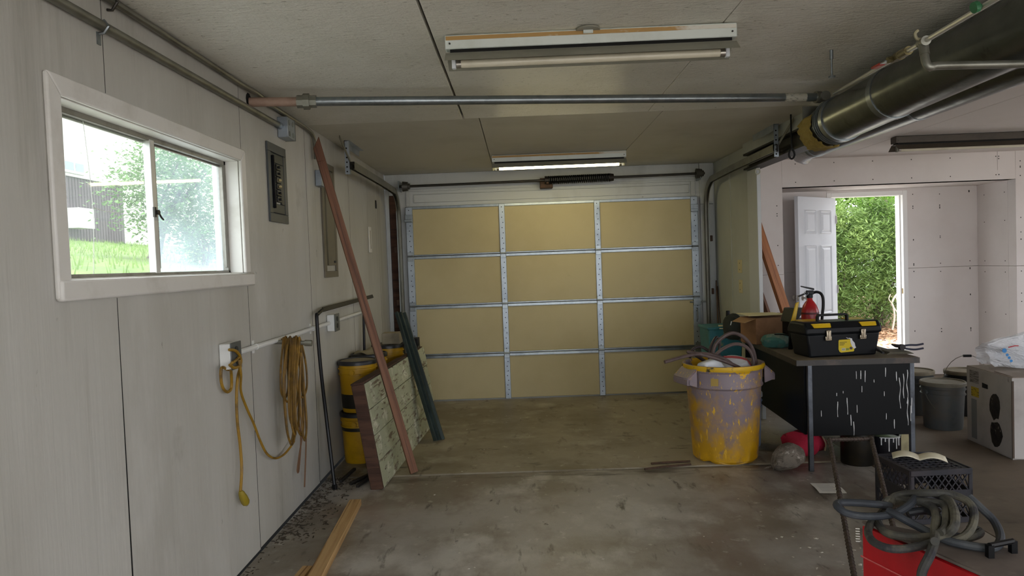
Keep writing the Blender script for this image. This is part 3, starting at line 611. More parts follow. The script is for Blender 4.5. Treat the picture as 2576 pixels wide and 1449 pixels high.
du2 = root('round_duct', d2-dd2*1.5, label='smaller round duct behind the beam with a bent open end', cat='duct')
part('duct_pipe', G().tube([d2-dd2*5, d2-dd2*3.2, d2-dd2*1.6, d2-dd2*.1], .095, 24), duct_metal, du2, world=True)
for k in (.15, 1.5, 2.8): part('joint_band', G().cyl(d2-dd2*(k+.012), d2-dd2*(k-.012), .098, n=24), galv, du2, world=True)
part('open_boot', G().tube([d2-dd2*.11, d2+dd2*.05, d2+dd2*.20+V((.02, 0, -.03)), d2+dd2*.26+V((.08, 0, -.055))], [.094, .092, .07, .05], 20), M('bright_foil', '#a9a9ab', .22, .9, bump=(16, .02)), du2, world=True)

# ---- door safety cable with a loop, eye bolt on the post
sc_ = root('pull_cable', (1.916, 4.98, 2.10), label='black cable with an end loop hanging beside the ducts', cat='cable')
cx, cyy = 1.916, 4.98
part('cable', G().tube([(cx, cyy, HC-.012), (cx, cyy, 2.165)], .006, 8), black_paint, sc_, world=True)
part('loop', G().tube(cr([(cx, cyy, 2.165), (cx-.018, cyy, 2.13), (cx-.016, cyy, 2.105), (cx, cyy, 2.092), (cx+.016, cyy, 2.105), (cx+.018, cyy, 2.13)], 5, closed=True), .007, 8, closed=True), black_paint, sc_, world=True)
eb = root('eye_bolt', (2.05, 6.12, 2.11), label='pale eye bolt on the post under the steel beam', cat='hook')
part('shank', G().cyl((2.055, 6.10, 2.165), (2.055, 6.135, 2.165), .005, n=8), zinc, eb, world=True)
part('eye', G().tube([(2.055+.019*math.sin(a*math.pi/8), 6.10, 2.142+.024*math.cos(a*math.pi/8)) for a in range(16)], .006, 6, closed=True), M('cream_paint_eye', '#b9b7a6', .5), eb, world=True)

# ---- conduits on the left wall
cu = root('conduit', (-1.365, 3.4, 2.3), label='upper steel conduit tucked into the wall and ceiling corner', cat='conduit')
xc = -1.368
part('conduit_run', G().tube(cr([(xc, -.5, 2.392), (xc, 1.5, 2.392), (xc, 3.2, 2.390), (xc, 3.58, 2.388), (xc+.02, 3.72, 2.380), (xc+.02, 3.88, 2.372), (xc, 4.0, 2.376), (xc, 4.35, 2.377), (xc, 4.70, 2.372), (xc, 4.83, 2.345), (xc, 4.865, 2.27), (xc, 4.87, 2.20)], 5), .0135, 10), galv_dull, cu, world=True)
part('strap', G().tube([(xc-.02, 2.46, 2.362), (xc-.002, 2.46, 2.36), (xc+.017, 2.46, 2.386), (xc, 2.46, 2.408)], .005, 6), dark_steel, cu, world=True)
cl_ = root('conduit', (-1.365, 3.1, 2.27), label='lower steel conduit running along the wall to the junction box', cat='conduit')
part('conduit_run', G().tube([(xc-.004, -.5, 2.286), (xc-.004, 2.0, 2.286), (xc-.004, 4.16, 2.291)], .0165, 12), galv_dull, cl_, world=True)
part('coupling', G().cyl((xc-.004, 4.12, 2.291), (xc-.004, 4.165, 2.291), .021, n=12), galv, cl_, world=True)
st_ = part('strap', G().tube([(xc-.018, 2.40, 2.262), (xc, 2.40, 2.264), (xc+.016, 2.40, 2.284), (xc, 2.40, 2.306)], .0055, 6).box((XL+.0, 2.39, 2.225), (XL+.004, 2.41, 2.266)), galv, cl_, world=True)
jb = root('junction_box', (-1.37, 4.3, 2.24), label='square steel junction box at the end of the lower conduit', cat='junction box')
part('box_body', G().box((XL+.002, 4.166, 2.225), (XL+.062, 4.30, 2.345)), zinc, jb, world=True, bevel=.003)
part('side_flange', G().box((XL+.002, 4.30, 2.222), (XL+.066, 4.303, 2.348)), galv_dull, jb, world=True)
ko = G()
for y in (4.2, 4.265):
    for z in (2.25, 2.315): ko.cyl((XL+.062, y, z), (XL+.0635, y, z), .016, n=14)
part('knockouts', ko, galv, jb, world=True, kind='stuff')

# ---- breaker panel, flush, tilted a touch; narrow grey panel; small box
ep = root('breaker_panel', (XL, 4.11, 1.72), label='dark grey breaker panel without its door, breakers showing', cat='electrical panel')
grey_panel = M('panel_grey_enamel', '#4c5052', .45, .2, layers=[('#3a3d3f', 6, .5, .8), ('#c9c5bc', 40, .78, .80)])
def ring(y0, y1, z0, z1, w, x0, x1): return G().box((x0, y0, z0), (x1, y1, z0+w)).box((x0, y0, z1-w), (x1, y1, z1)).box((x0, y0, z0+w), (x1, y0+w, z1-w)).box((x0, y1-w, z0+w), (x1, y1, z1-w))
part('trim_frame', ring(3.955, 4.265, 1.722, 2.170, .05, XL+.001, XL+.012), grey_panel, ep, world=True, bevel=.002)
part('dead_front', ring(4.005, 4.215, 1.775, 2.118, .055, XL-.004, XL+.009).box((XL-.02, 4.0, 1.77), (XL-.003, 4.22, 2.12)), M('dead_front_grey', '#33383b', .4, .3), ep, world=True, bevel=.003)
part('hinge_strip', G().box((XL+.009, 4.012, 1.80), (XL+.026, 4.024, 2.10)), black_paint, ep, world=True, bevel=.003)
blk = M('breaker_black', '#17181a', .35); ylw = M('breaker_handle', '#b9a97a', .4)
for k in range(6):
    z = 1.84+k*.037
    b_ = part('breaker', G().box((XL-.003, 4.075, z), (XL+.016, 4.145, z+.033)), blk, ep, world=True, bevel=.003)
    part('toggle', G().box((XL+.016, 4.10, z+.010), (XL+.028, 4.122, z+.023)), ylw if k in (2, 3) else blk, b_, world=True, bevel=.002)
np_ = root('narrow_panel', (XL, 5.2, 1.38), label='tall narrow tan grey panel cover set in the wall', cat='electrical panel')
tan_grey = M('tan_grey_enamel', '#6f6858', .5, .1, layers=[('#585244', 4, .5, .8)])
part('trim_frame', ring(5.02, 5.37, 1.385, 2.215, .045, XL+.001, XL+.014), tan_grey, np_, world=True, bevel=.002)
part('cover_door', G().box((XL+.001, 5.12, 1.47), (XL+.012, 5.322, 2.165)), tan_grey, np_, world=True, bevel=.003)
part('edge_strip', G().box((XL+.001, 5.072, 1.47), (XL+.009, 5.11, 2.165)), M('dark_grey_metal', '#4a4639', .5, .3), np_, world=True)  # darker grey metal strip along the cover door
part('pull_tab', G().box((XL+.012, 5.26, 1.49), (XL+.022, 5.30, 1.505)), dark_steel, np_, world=True)
sb = root('switch_box', (XL, 5.0, 2.03), label='small blue grey steel box behind the leaning plank', cat='switch box')
part('box_body', G().box((XL+.002, 4.90, 2.02), (XL+.045, 5.0, 2.13)), zinc, sb, world=True, bevel=.003)
part('screw', G().cyl((XL+.045, 4.95, 2.11), (XL+.048, 4.95, 2.11), .004, n=8), dark_steel, sb, world=True)
bp = root('blank_strip', (XL, 6.6, 1.59), label='thin cream strip plate on the wall near the garage door', cat='wall plate')
part('plate', G().box((XL+.001, 6.55, 1.585), (XL+.010, 6.66, 1.825)), cas, bp, world=True, bevel=.003)
part('slot', G().box((XL+.010, 6.60, 1.62), (XL+.0115, 6.615, 1.79)), tan_grey, bp, world=True)
solo('wall_clip', G().box((XL+.001, 6.93, 2.02), (XL+.012, 6.96, 2.10)), dark_steel, 'small dark clip on the wall under the door track', 'clip', bevel=.003)

# ---- surface conduit with two outlets
sw = root('surface_conduit', (XL, 4.5, 1.05), label='white painted conduit linking the two wall outlets', cat='conduit')
part('conduit_run', G().tube([(XL+.018, 3.34, 1.058), (XL+.018, 4.2, 1.057), (XL+.018, 5.02, 1.060)], .0135, 10), white_paint, sw, world=True)
part('conduit_run', G().tube([(XL+.018, 5.16, 1.062), (XL+.018, 6.3, 1.066)], .012, 10), white_paint, sw, world=True)
for y in (3.62, 4.62): part('strap', G().box((XL, y, 1.025), (XL+.004, y+.02, 1.09)).cyl((XL+.018, y, 1.058), (XL+.018, y+.02, 1.058), .016, n=10), white_paint, sw, world=True)
def outlet(y0, y1, z0, z1, label):
    o = root('wall_outlet', (XL, (y0+y1)/2, z0), label=label, cat='outlet', group='surface outlets')
    part('box_body', G().box((XL+.001, y0, z0), (XL+.055, y1, z1)), white_paint, o, world=True, bevel=.005, seg=2)
    pl = part('cover_plate', G().box((XL+.055, y0-.004, z0-.004), (XL+.060, y1+.004, z1+.004)), M('steel_cover', '#6b6f70', .4, .6), o, world=True, bevel=.002)
    for z in (z0+(z1-z0)*.3, z0+(z1-z0)*.72): part('receptacle', G().cyl((XL+.059, (y0+y1)/2, z), (XL+.063, (y0+y1)/2, z), .017, n=16), M('dark_socket', '#23282a', .5), pl, world=True)
    return o
outlet(3.215, 3.325, 1.0, 1.118, 'white surface outlet with the yellow cord plugged in')
outlet(5.03, 5.155, 1.0, 1.118, 'white surface outlet behind the black bent frame')

# ---- yellow extension cord plugged in at the outlet
yc = root('extension_cord', (-1.3, 3.4, .34), label='yellow extension cord hanging from the outlet with a loose plug', cat='cord')
def wp(px, py, x): return ox(px, py, x)
X0 = -1.325
def wps(seq, x=X0): return cr([wp(*q, x) if len(q) == 2 else wp(q[0], q[1], q[2]) for q in seq], 6)
cg = G()
cg.tube(wps([(577, 880), (592, 882), (602, 893), (606, 910), (600, 922), (588, 925), (578, 918)]), .007, 8)
cg.tube(wps([(600, 900), (592, 908), (583, 914), (576, 930, -1.36), (558, 925, -1.365), (556, 955, -1.37), (562, 978, -1.37), (573, 986, -1.37), (582, 975, -1.37), (582, 945, -1.36), (580, 925, -1.34)]), .007, 8)
cg.tube(wps([(602, 905), (604, 925), (598, 950, -1.35), (595, 1000, -1.36), (597, 1060, -1.365), (604, 1120, -1.365), (608, 1180, -1.365), (605, 1235, -1.36)]), .007, 8)
part('cord', cg, yellow_cord, yc, world=True)
part('cord', G().tube(wps([(600, 905), (606, 940), (606, 985, -1.36), (622, 1030, -1.365), (638, 1065, -1.365), (655, 1110, -1.365), (672, 1142, -1.365), (692, 1153, -1.365), (712, 1145, -1.362), (728, 1128, -1.355), (740, 1110, -1.345)]), .0062, 8), yellow_cord, yc, world=True)
pA, pB = wp(605, 1235, -1.36), wp(619, 1266, -1.355)
part('plug', G().tube([pA, pA.lerp(pB, .15), pA.lerp(pB, .5), pA.lerp(pB, .9), pB], [.008, .014, .019, .02, .017], 10), M('plug_body', '#8d7a1d', .5), yc, world=True)
for s in (-1, 1): part('prong', G().box((0, -.0012, -.004), (.018, .0012, .004)).xf(axes(pB+V((0, s*.006, 0)), pB*2-pA+V((0, s*.006, 0)), (1, 0, 0))), nickel, yc, world=True)

# ---- coil of cord on a hook
hk = root('cord_hook', (XL, 3.93, 1.0), label='grey threaded hook pipe holding the coiled cord', cat='hook')
hy, hz = 4.30, 1.035
part('hook_pipe', G().tube([(XL+.001, 3.93, 1.05), (XL+.06, 3.931, 1.047), (XL+.19, 3.934, 1.036)], .012, 10), galv_dull, hk, world=True)
part('end_cap', G().cyl((XL+.175, 3.934, 1.037), (XL+.215, 3.935, 1.034), .017, n=8), galv_dull, hk, world=True, smooth=20)
cc = root('coiled_cord', (XL+.06, 3.95, .42), label='coil of dull yellow extension cord hanging from the wall hook', cat='cord')
rn = random.Random(11); pts = []
for k in range(11):
    yc0 = 3.935+rn.uniform(-.015, .015); hw = rn.uniform(.035, .085); zb = rn.uniform(.46, .60) if k % 3 else rn.uniform(.68, .74); xx = XL+.048+.010*k; lean = rn.uniform(-.05, .02)
    for j in range(8):
        a = j/8*2*math.pi
        zt = 1.064+.006*(k % 3)
        z = (zt+zb)/2+(zt-zb)/2*math.cos(a); y = yc0+hw*math.sin(a)*(1.1-.5*math.cos(a))+lean*(zt-z)/(zt-zb)
        pts.append((xx+.002*j+(.03 if z < .6 else 0)*.3, y, z))
part('loops', G().tube(cr(pts, 5), .006, 7), M('dull_yellow_cord', '#76571a', .55, layers=[('#4a3617', 14, .45, .7), ('#957020', 9, .58, .72)]), cc, world=True)
brown_cord = M('brown_cord', '#6a4a30', .6)
part('loop_tail', G().tube(wps([(742, 858, -1.27), (752, 880, -1.27), (760, 930, -1.3), (756, 985, -1.33), (750, 1040, -1.34), (757, 1100, -1.35), (752, 1180, -1.36), (748, 1184, -1.36), (752, 1150, -1.36), (762, 1080, -1.35), (765, 990, -1.34), (770, 1100, -1.355), (766, 1225, -1.365)]), .0045, 7), brown_cord, cc, world=True)

# ================================================================== LEFT SIDE: LEANING THINGS, BUCKETS
def board(name, p0, p1, w, t, mat, label, cat, up=(0, 0, 1), group=None, g=None):
    m = axes(p0, p1, up); L_ = (V(p1)-V(p0)).length
    return solo(name, g or G().box((0, -w/2, -t/2), (L_, w/2, t/2)), mat, label, cat, group, local=m, bevel=.002)
# tall plank
tp0, tp1 = V((-.785, 4.87, .012)), V((-1.352, 4.80, 2.335))
n_ = V((1, 0, 0))
L_ = (tp1-tp0).length
pg = G().hexa([(0, -.028, -.013), (L_*.93, -.028, -.013), (L_*.93, .028, -.013), (0, .028, -.013), (0, -.028, .013), (L_*.93, -.028, .013), (L_*.93, .028, .013), (0, .028, .013)])
pg.hexa([(L_*.93, -.028, -.013), (L_, -.030, -.013), (L_*.97, .028, -.013), (L_*.93, .028, -.013), (L_*.93, -.028, .013), (L_, -.030, .004), (L_*.97, .028, .010), (L_*.93, .028, .013)])
board('tall_plank', tp0, tp1, 0, 0, red_wood, 'tall splintered reddish plank leaning from floor to the wall top', 'plank', up=(.45, -.9, 0), g=pg)
# flaking clapboard panel
BL, TL, BR, TR = V((-.937, 4.55, .004)), V((-1.036, 4.55, .694)), V((-.824, 6.62, .004)), V((-.928, 6.62, .700))
ex = (BR-BL).normalized(); eu = (TL-BL).normalized(); en = ex.cross(eu)
if en.x < 0: en = -en
cp = root('clapboard_panel', (-1.0, 5.5, 0), label='thick section of old clapboard siding with flaking pale green paint', cat='siding panel')
ncl = 4; hgt = (TL-BL).length; Lp = (BR-BL).length
def cpt(a, b, d): return BL+ex*a+eu*b+en*d
splits = {0: [0, .34, Lp], 1: [0, .95, Lp], 2: [0, Lp], 3: [0, 1.42, Lp]}
for k in range(ncl):
    z0, z1 = k*hgt/ncl+.001, (k+1)*hgt/ncl-.007
    for a, b in zip(splits[k][:-1], splits[k][1:]):
        a += .003 if a else .028; b -= .002
        p = [cpt(a, z0, -.018), cpt(b, z0, -.018), cpt(b, z0, 0), cpt(a, z0, 0), cpt(a, z1, -.020), cpt(b, z1, -.020), cpt(b, z1, -.007), cpt(a, z1, -.007)]
        part('clapboard', G().hexa([p[0], p[1], p[2], p[3], p[4], p[5], p[6], p[7]]), flaking, cp, world=True, bevel=.002)
part('end_board', G().hexa([cpt(0, 0, -.085), cpt(.026, 0, -.085), cpt(.026, 0, -.002), cpt(0, 0, -.002), cpt(0, hgt, -.085), cpt(.026, hgt, -.085), cpt(.026, hgt, -.004), cpt(0, hgt, -.004)]), old_wood, cp, world=True, bevel=.004)
for zb in (0, hgt-.04):
    part('frame_rail', G().hexa([cpt(.026, zb, -.085), cpt(Lp, zb, -.085), cpt(Lp, zb, -.020), cpt(.026, zb, -.020), cpt(.026, zb+.04, -.085), cpt(Lp, zb+.04, -.085), cpt(Lp, zb+.04, -.020), cpt(.026, zb+.04, -.020)]), old_wood, cp, world=True, bevel=.003)
part('top_ledge', G().hexa([cpt(-.01, hgt, -.085), cpt(1.30, hgt, -.085), cpt(1.30, hgt, .004), cpt(-.01, hgt, .004), cpt(-.01, hgt+.014, -.085), cpt(1.30, hgt+.008, -.085), cpt(1.30, hgt+.008, -.002), cpt(-.01, hgt+.014, -.002)]), old_wood, cp, world=True, bevel=.003)
# green metal channel
gp0, gp1 = V((-.715, 5.75, .012)), V((-1.05, 6.10, 1.045))
gm = axes(gp0, gp1, (1, -.55, .2)); L_ = (gp1-gp0).length
prof = [(-.066, 0), (-.060, .022), (-.046, .026), (-.034, .006), (-.012, .004), (0, .026), (.012, .026), (.020, .006), (.044, .004), (.052, .026), (.062, .022), (.066, 0)]
vv = [(x, a, b) for x in (0, L_) for a, b in prof]+[(x, a, b-.003) for x in (0, L_) for a, b in prof]; n = len(prof); ff = []
for j in range(n-1): ff += [(j, j+1, n+j+1, n+j), (2*n+j, 3*n+j, 3*n+j+1, 2*n+j+1), (j, 2*n+j, 2*n+j+1, j+1), (n+j, n+j+1, 3*n+j+1, 3*n+j)]
ff += [(0, n, 3*n, 2*n), (n-1, 3*n-1, 4*n-1, 2*n-1)]
solo('metal_channel', G().add(vv, ff), M('dark_green_enamel', '#2b3635', .35, .3, layers=[('#424f4c', 5, .45, .75), ('#1a2221', 3, .55, .8)]), 'ribbed dark green metal strip leaning on the clapboard panel', 'metal strip', local=gm, smooth=25)
# black bent frame
bf = root('bent_frame', (-1.3, 5.2, 0), label='black bent tubular frame standing against the wall by the buckets', cat='metal frame')
b0, b1, b2 = oz(842, 1226, .012), ox(797, 803, -1.345), ox(812, 779, -1.345)
part('front_leg', G().tube(cr([b0, ox(822, 1060, -1.318), ox(806, 920, -1.335), b1, ox(800, 790, -1.345), b2], 5), .012, 8), black_paint, bf, world=True)
part('top_bar', G().box((0, -.016, -.003), ((ox(938, 745, -1.34)-b2).length, .016, .003)).xf(axes(b2, ox(938, 745, -1.34), (1, 0, .3))), M('dull_black_strap', '#2b2a24', .5, .3), bf, world=True, bevel=.002)
be = ox(914, 752, -1.34)
part('rear_leg', G().tube([be, V((be.x-.01, be.y-.02, .6)), V((be.x-.02, be.y-.03, .012))], .011, 8), black_paint, bf, world=True)
part('foot', G().cyl(b0+V((0, 0, -.012)), b0+V((0, 0, .02)), .018, n=10), black_paint, bf, world=True)

# buckets
def bucket(name, x, y, z, label, mat, lid_mat, group, r=.14, h=.36, lidded=True, bail=0, cat='bucket', rz=0, dirt=None):
    o = root(name, (x, y, z), rz=rz, label=label, cat=cat, group=group)
    part('body', G().lathe([(r*.86, 0), (r*.885, .012), (r*.97, h*.72), (r*.97, h*.73), (r*1.03, h*.735), (r*1.03, h*.755), (r*.975, h*.76), (r*.98, h*.84), (r*1.045, h*.845), (r*1.045, h*.865), (r*.985, h*.87), (r*.99, h*.97)] + ([] if lidded else [(r*1.0, h), (r*.96, h), (r*.84, .02), (0, .02)]), 30), mat, o)
    if lidded: part('lid', G().lathe([(r*.985, h*.93), (r*1.06, h*.93), (r*1.065, h*.99), (r*1.03, h*1.012), (r*.97, h*1.012), (r*.95, h*.985), (0, h*.985)], 30), lid_mat, o)
    ear = [part('bail_ear', G().cyl((s*r*1.02, 0, h*.80), (s*r*1.14, 0, h*.80), .018, n=12), mat, o) for s in (-1, 1)]
    if bail:
        hb = r*1.11; A = []
        for k in range(13):
            a = math.pi*k/12; d = math.radians(bail)
            A.append(V((hb*math.cos(a), -math.sin(a)*hb*1.25*math.cos(d), h*.80+math.sin(a)*hb*1.25*math.sin(d))))
        bl = part('bail', G().tube(A, .0028, 6), galv_dull, o)
        part('grip', G().cyl(A[5].lerp(A[6], .3), A[7].lerp(A[6], .3), .011, n=10), white_plastic if bail < 0 else black_plastic, bl)
    return o
lidb = M('black_lid_plastic', '#17171a', .4, layers=[('#4b463b', 6, .6, .75)])
lid_dust = M('dusty_lid', '#8d8470', .8, layers=[('#6c6454', 6, .45, .7), ('#a59c86', 9, .6, .8)])
YB_ = 'yellow pails stacked by the wall'
bl_black = M('bucket_black_band', '#1a180f', .45)
for (x, y, w1, w2) in ((-1.24, 5.27, 'front', 'below the front one'), (-1.235, 5.66, 'middle', 'under the rag'), (-1.20, 6.28, 'rear', 'under the pale block')):
    o1 = bucket('yellow_pail', x, y, .006, {'front': 'lower yellow pail of the stack beside the black frame', 'middle': 'lower yellow pail of the stack topped with a rag', 'rear': 'lower yellow pail of the stack topped with a pale block'}[w1], bucket_yellow, lidb, YB_, r=.137, h=.37, rz=1.5)
    part('black_band', G().lathe([(.1325, .24), (.1328, .245), (.1340, .262), (.1342, .266)], 30, caps=False), bl_black, o1)
    o2 = bucket('yellow_pail', x, y, .384, {'front': 'upper yellow pail of the stack beside the black frame', 'middle': 'upper yellow pail of the stack topped with a rag', 'rear': 'upper yellow pail of the stack topped with a pale block'}[w1], bucket_yellow, lidb, YB_, h=.375, bail=0, rz=1.5, r=.137)
    part('black_band', G().lathe([(.1222, .03), (.1227, .035), (.1275, .13), (.1278, .135)], 30, caps=False), bl_black, o2)
    part('lid_dust', G().lathe([(.128, .372), (.125, .3735), (0, .3735)], 30, caps=False), lid_dust, o2)
# rag on the middle pail, block and black tray on the rear pail
rn = random.Random(5)
rg = G().grid(lambda u, v: V((-1.235+(u-.5)*.20, 5.66+(v-.5)*.20, .762+.012*math.sin(7*u+3*v)+.045*math.exp(-((u-.55)**2+(v-.5)**2)*14)+rn.uniform(0, .005))), 10, 10)
rago = solo('rag', rg, M('dirty_tan_cloth', '#8f8468', .95, layers=[('#6d634c', 8, .45, .7)], trans=0), 'crumpled tan rag on the middle yellow pail lid', 'rag')
so = rago.modifiers.new('thick', 'SOLIDIFY'); so.thickness = .004; so.offset = 1
solo('pale_block', G().box((-1.235, 6.20, .765), (-1.075, 6.34, .865)), M('pale_block_face', '#9a907a', .85, layers=[('#7d7462', 6, .45, .75), ('#5b5a52', 3, .62, .7)], bump=(30, .002)), 'pale rectangular block on the rear yellow pail', 'block', bevel=.006)
tr = root('black_tray', (-.98, 6.36, .708), label='black ribbed tray on the clapboard panel edge beside the pale block', cat='tray')
part('tray_body', G().box((-1.02, 6.28, .708), (-.935, 6.44, .73)), black_plastic, tr, world=True, bevel=.003)
for k in range(3): part('rib', G().box((-1.022, 6.30+k*.045, .73), (-.933, 6.32+k*.045, .80)), black_plastic, tr, world=True, bevel=.003)
# loose wood on the floor
f0, f1 = V((-.985, 3.05, .047)), V((-1.047, 4.265, .019))
board('pine_stick', V((-.985, 3.02, .0195)), V((-1.052, 4.262, .0195)), .070, .038, pine, 'length of clean new pine stick lying on the floor', 'lumber')
board('pine_offcut', V((-1.10, 2.95, .010)), V((-1.075, 3.36, .010)), .05, .019, pine, 'short thin pine offcut beside the longer pine stick', 'lumber')
# debris in the corner behind the clapboard panel
deb = M('dark_debris', '#3a332a', .95, layers=[('#5a5042', 20, .45, .7), ('#1f1b16', 12, .55, .75)])
dg = G(); rn = random.Random(21)
for k in range(700):
    y = rn.uniform(3.7, 5.2) if k < 600 else rn.uniform(2.6, 4.4); x = XL+.01+abs(rn.gauss(0, .13 if k < 600 else .035)); s = rn.uniform(.002, .009)
    if x > -1.13 or (x+1.24)**2+(y-5.27)**2 < .15**2: continue
    a = rn.uniform(0, 6.3); h = s*rn.uniform(.2, .7); l = s*rn.uniform(1, 3)
    m = Matrix.Translation((x, y, h/2)) @ Matrix.Rotation(a, 4, 'Z')
    dg.add([m @ V(v) for v in ((-l, -s/2, -h/2), (l, -s/2, -h/2), (l*.8, s/2, -h/2), (-l*.8, s/2, -h/2), (-l*.5, -s/4, h/2), (l*.6, -s/4, h/2), (l*.3, s/4, h/2), (-l*.6, s/4, h/2))],
           [(0, 3, 2, 1), (4, 5, 6, 7), (0, 1, 5, 4), (1, 2, 6, 5), (2, 3, 7, 6), (3, 0, 4, 7)])
solo('floor_debris', dg, deb, 'dark leaf and dirt debris gathered along the wall base', 'debris', kind='stuff', smooth=0)
for i, (a, b) in enumerate((((-1.18, 4.66), (-1.02, 5.02)), ((-1.12, 4.60), (-1.075, 4.80)), ((-1.26, 4.72), (-1.23, 5.0)))):
    board('dark_stick', V((*a, .012)), V((*b, .014)), .022, .018, M('dark_wet_wood', '#1f1a15', .8), ['longest blackened stick on the floor between clapboard panel and wall', 'blackened stick lying closest to the clapboard panel foot', 'shortest blackened stick lying closest to the wall base'][i], 'stick', group='blackened sticks by the wall')

# ================================================================== TRASH CAN
tc = root('trash_can', (1.415, 5.03, .006), label='battered yellow plastic trash can full of hose', cat='trash can')
can_m = M('worn_yellow_can', '#82747a', .48, layers=[
    ('#b98d1c', 7, .38, .60, (1, 1, .8), 'noise', {'z': (.66, -.02, .20)}), ('#d6a30e', 3.6, .46, .66, (1, 1, .8), 'noise', {'seed': 2, 'z': (.46, -.06, .20)}), ('#7c6d70', 9, .57, .66, (1.2, 1.2, .6), 'noise', {'fac': .75}),
    ('#dcae2a', 34, .60, .65, (1.6, 1.6, .45)), ('#d9a90e', 5, .61, .63, (1, 1, 1), 'noise', {'seed': 3, 'z': (.45, .68, .12)}), ('#2a2422', 34, .73, .77, (1, 1, .3)), ('#9a8b84', 18, .65, .72)], bump=(30, .0008), co='obj')
hC = .68; Rt, Rb = .270, .222
def can_r(z): return Rb+(Rt-.012-Rb)*min(1, z/.56)
prof = [(Rb*.93, 0), (Rb, .018)] + [(can_r(z), z) for z in (.06, .14, .22, .30, .38, .46, .515)] + [(.262, .52), (.268, .528), (.268, .535), (.262, .545), (.266, .63), (.278, .645), (.284, .66), (.280, .678), (.268, .68), (.258, .66), (.247, .54), (.232, .3), (.214, .03), (0, .03)]
def notch(p, a):
    if p.z < .07:                      # moulded hand hold in the foot
        da = (a-math.radians(222)+math.pi) % (2*math.pi)-math.pi
        k = math.exp(-(da/.13)**2); return V((p.x*(1-.03*k), p.y*(1-.03*k), p.z+.012*k))
    return p
part('body', G().lathe(prof, 72, fn=notch), can_m, tc)
part('rim_wear', G().lathe([(.2788, .646), (.2846, .660), (.2806, .6785), (.2790, .679)], 72, caps=False), M('rim_yellow', '#cda418', .5, layers=[('#3b3520', 18, .55, .64)]), tc)
for s, ang in ((-1, math.radians(196)), (1, math.radians(8))):
    m = Matrix.Rotation(ang, 4, 'Z')
    hh = part('handle', G().prism([(.262, .655), (.335, .59), (.337, .555), (.262, .53)], -.10, -.085, lambda a, b, d: V((a, d, b))).prism([(.262, .655), (.335, .59), (.337, .555), (.262, .53)], .085, .10, lambda a, b, d: V((a, d, b)))
              .box((.315, -.10, .548), (.340, .10, .592)).prism([(.262, .655), (.268, .660), (.340, .596), (.335, .588)], -.10, .10, lambda a, b, d: V((a, d, b))).xf(m), can_m, tc, bevel=.004)
lb = part('old_label', G().box((-.025, -.0015, -.025), (.025, .0015, .025)).xf(Matrix.Rotation(math.radians(-118)+math.pi/2, 4, 'Z').to_4x4()).xf(Matrix.Translation(V((.2655*math.cos(math.radians(-118)), .2655*math.sin(math.radians(-118)), .575)))), M('tan_sticker', '#a58a44', .6), tc)
# hose in the can
hose_m = M('brown_hose', '#5b4a46', .55, layers=[('#443633', 12, .45, .7), ('#75625c', 20, .62, .8)])
HO = oy
hs = root('garden_hose', (1.4, 5.03, .5), label='brown rubber hose coiled and springing out of the trash can', cat='hose')
hp = [HO(1672, 911, 4.80), HO(1730, 895, 4.86), HO(1775, 890, 4.92), HO(1820, 902, 4.97), HO(1850, 925, 5.0), HO(1850, 945, 5.08), HO(1800, 925, 5.16), HO(1760, 900, 5.12), HO(1742, 888, 5.0), HO(1732, 886, 4.92), HO(1770, 893, 4.90), HO(1820, 908, 4.88), HO(1860, 925, 4.92), HO(1885, 945, 5.05)]
part('hose_coil', G().tube(cr(hp, 6), .0125, 9), hose_m, hs, world=True)
hp = [HO(1790, 935, 5.0), HO(1790, 905, 5.04), HO(1800, 868, 5.06), HO(1822, 846, 5.06), HO(1845, 838, 5.06), HO(1870, 848, 5.06), HO(1890, 872, 5.06), HO(1900, 905, 5.05), HO(1895, 930, 5.02), HO(1880, 945, 4.98)]
part('hose_coil', G().tube(cr(hp, 6), .0135, 9), hose_m, hs, world=True)
hp = [HO(1775, 940, 4.95), HO(1792, 905, 4.96), HO(1812, 882, 4.96), HO(1845, 866, 4.96), HO(1872, 870, 4.96), HO(1890, 888, 4.96), HO(1897, 915, 4.95), HO(1893, 940, 4.94)]
part('hose_coil', G().tube(cr(hp, 6), .012, 9), hose_m, hs, world=True)
hp = [HO(1735, 900, 5.14), HO(1742, 880, 5.16), HO(1762, 872, 5.16), HO(1785, 884, 5.14), HO(1805, 900, 5.12), HO(1810, 875, 5.14), HO(1808, 855, 5.15), HO(1800, 850, 5.12), HO(1786, 880, 5.08), HO(1785, 930, 5.06)]
part('hose_coil', G().tube(cr(hp, 6), .0105, 8), M('dark_hose', '#33292a', .5), hs, world=True)
part('hose_coil', G().tube(cr([HO(1820, 898, 5.02), HO(1845, 898, 5.04), HO(1870, 902, 5.03), HO(1886, 915, 5.0), HO(1890, 940, 4.98)], 6), .008, 8), M('red_hose', '#8e3330', .5), hs, world=True, label='thin red hose')
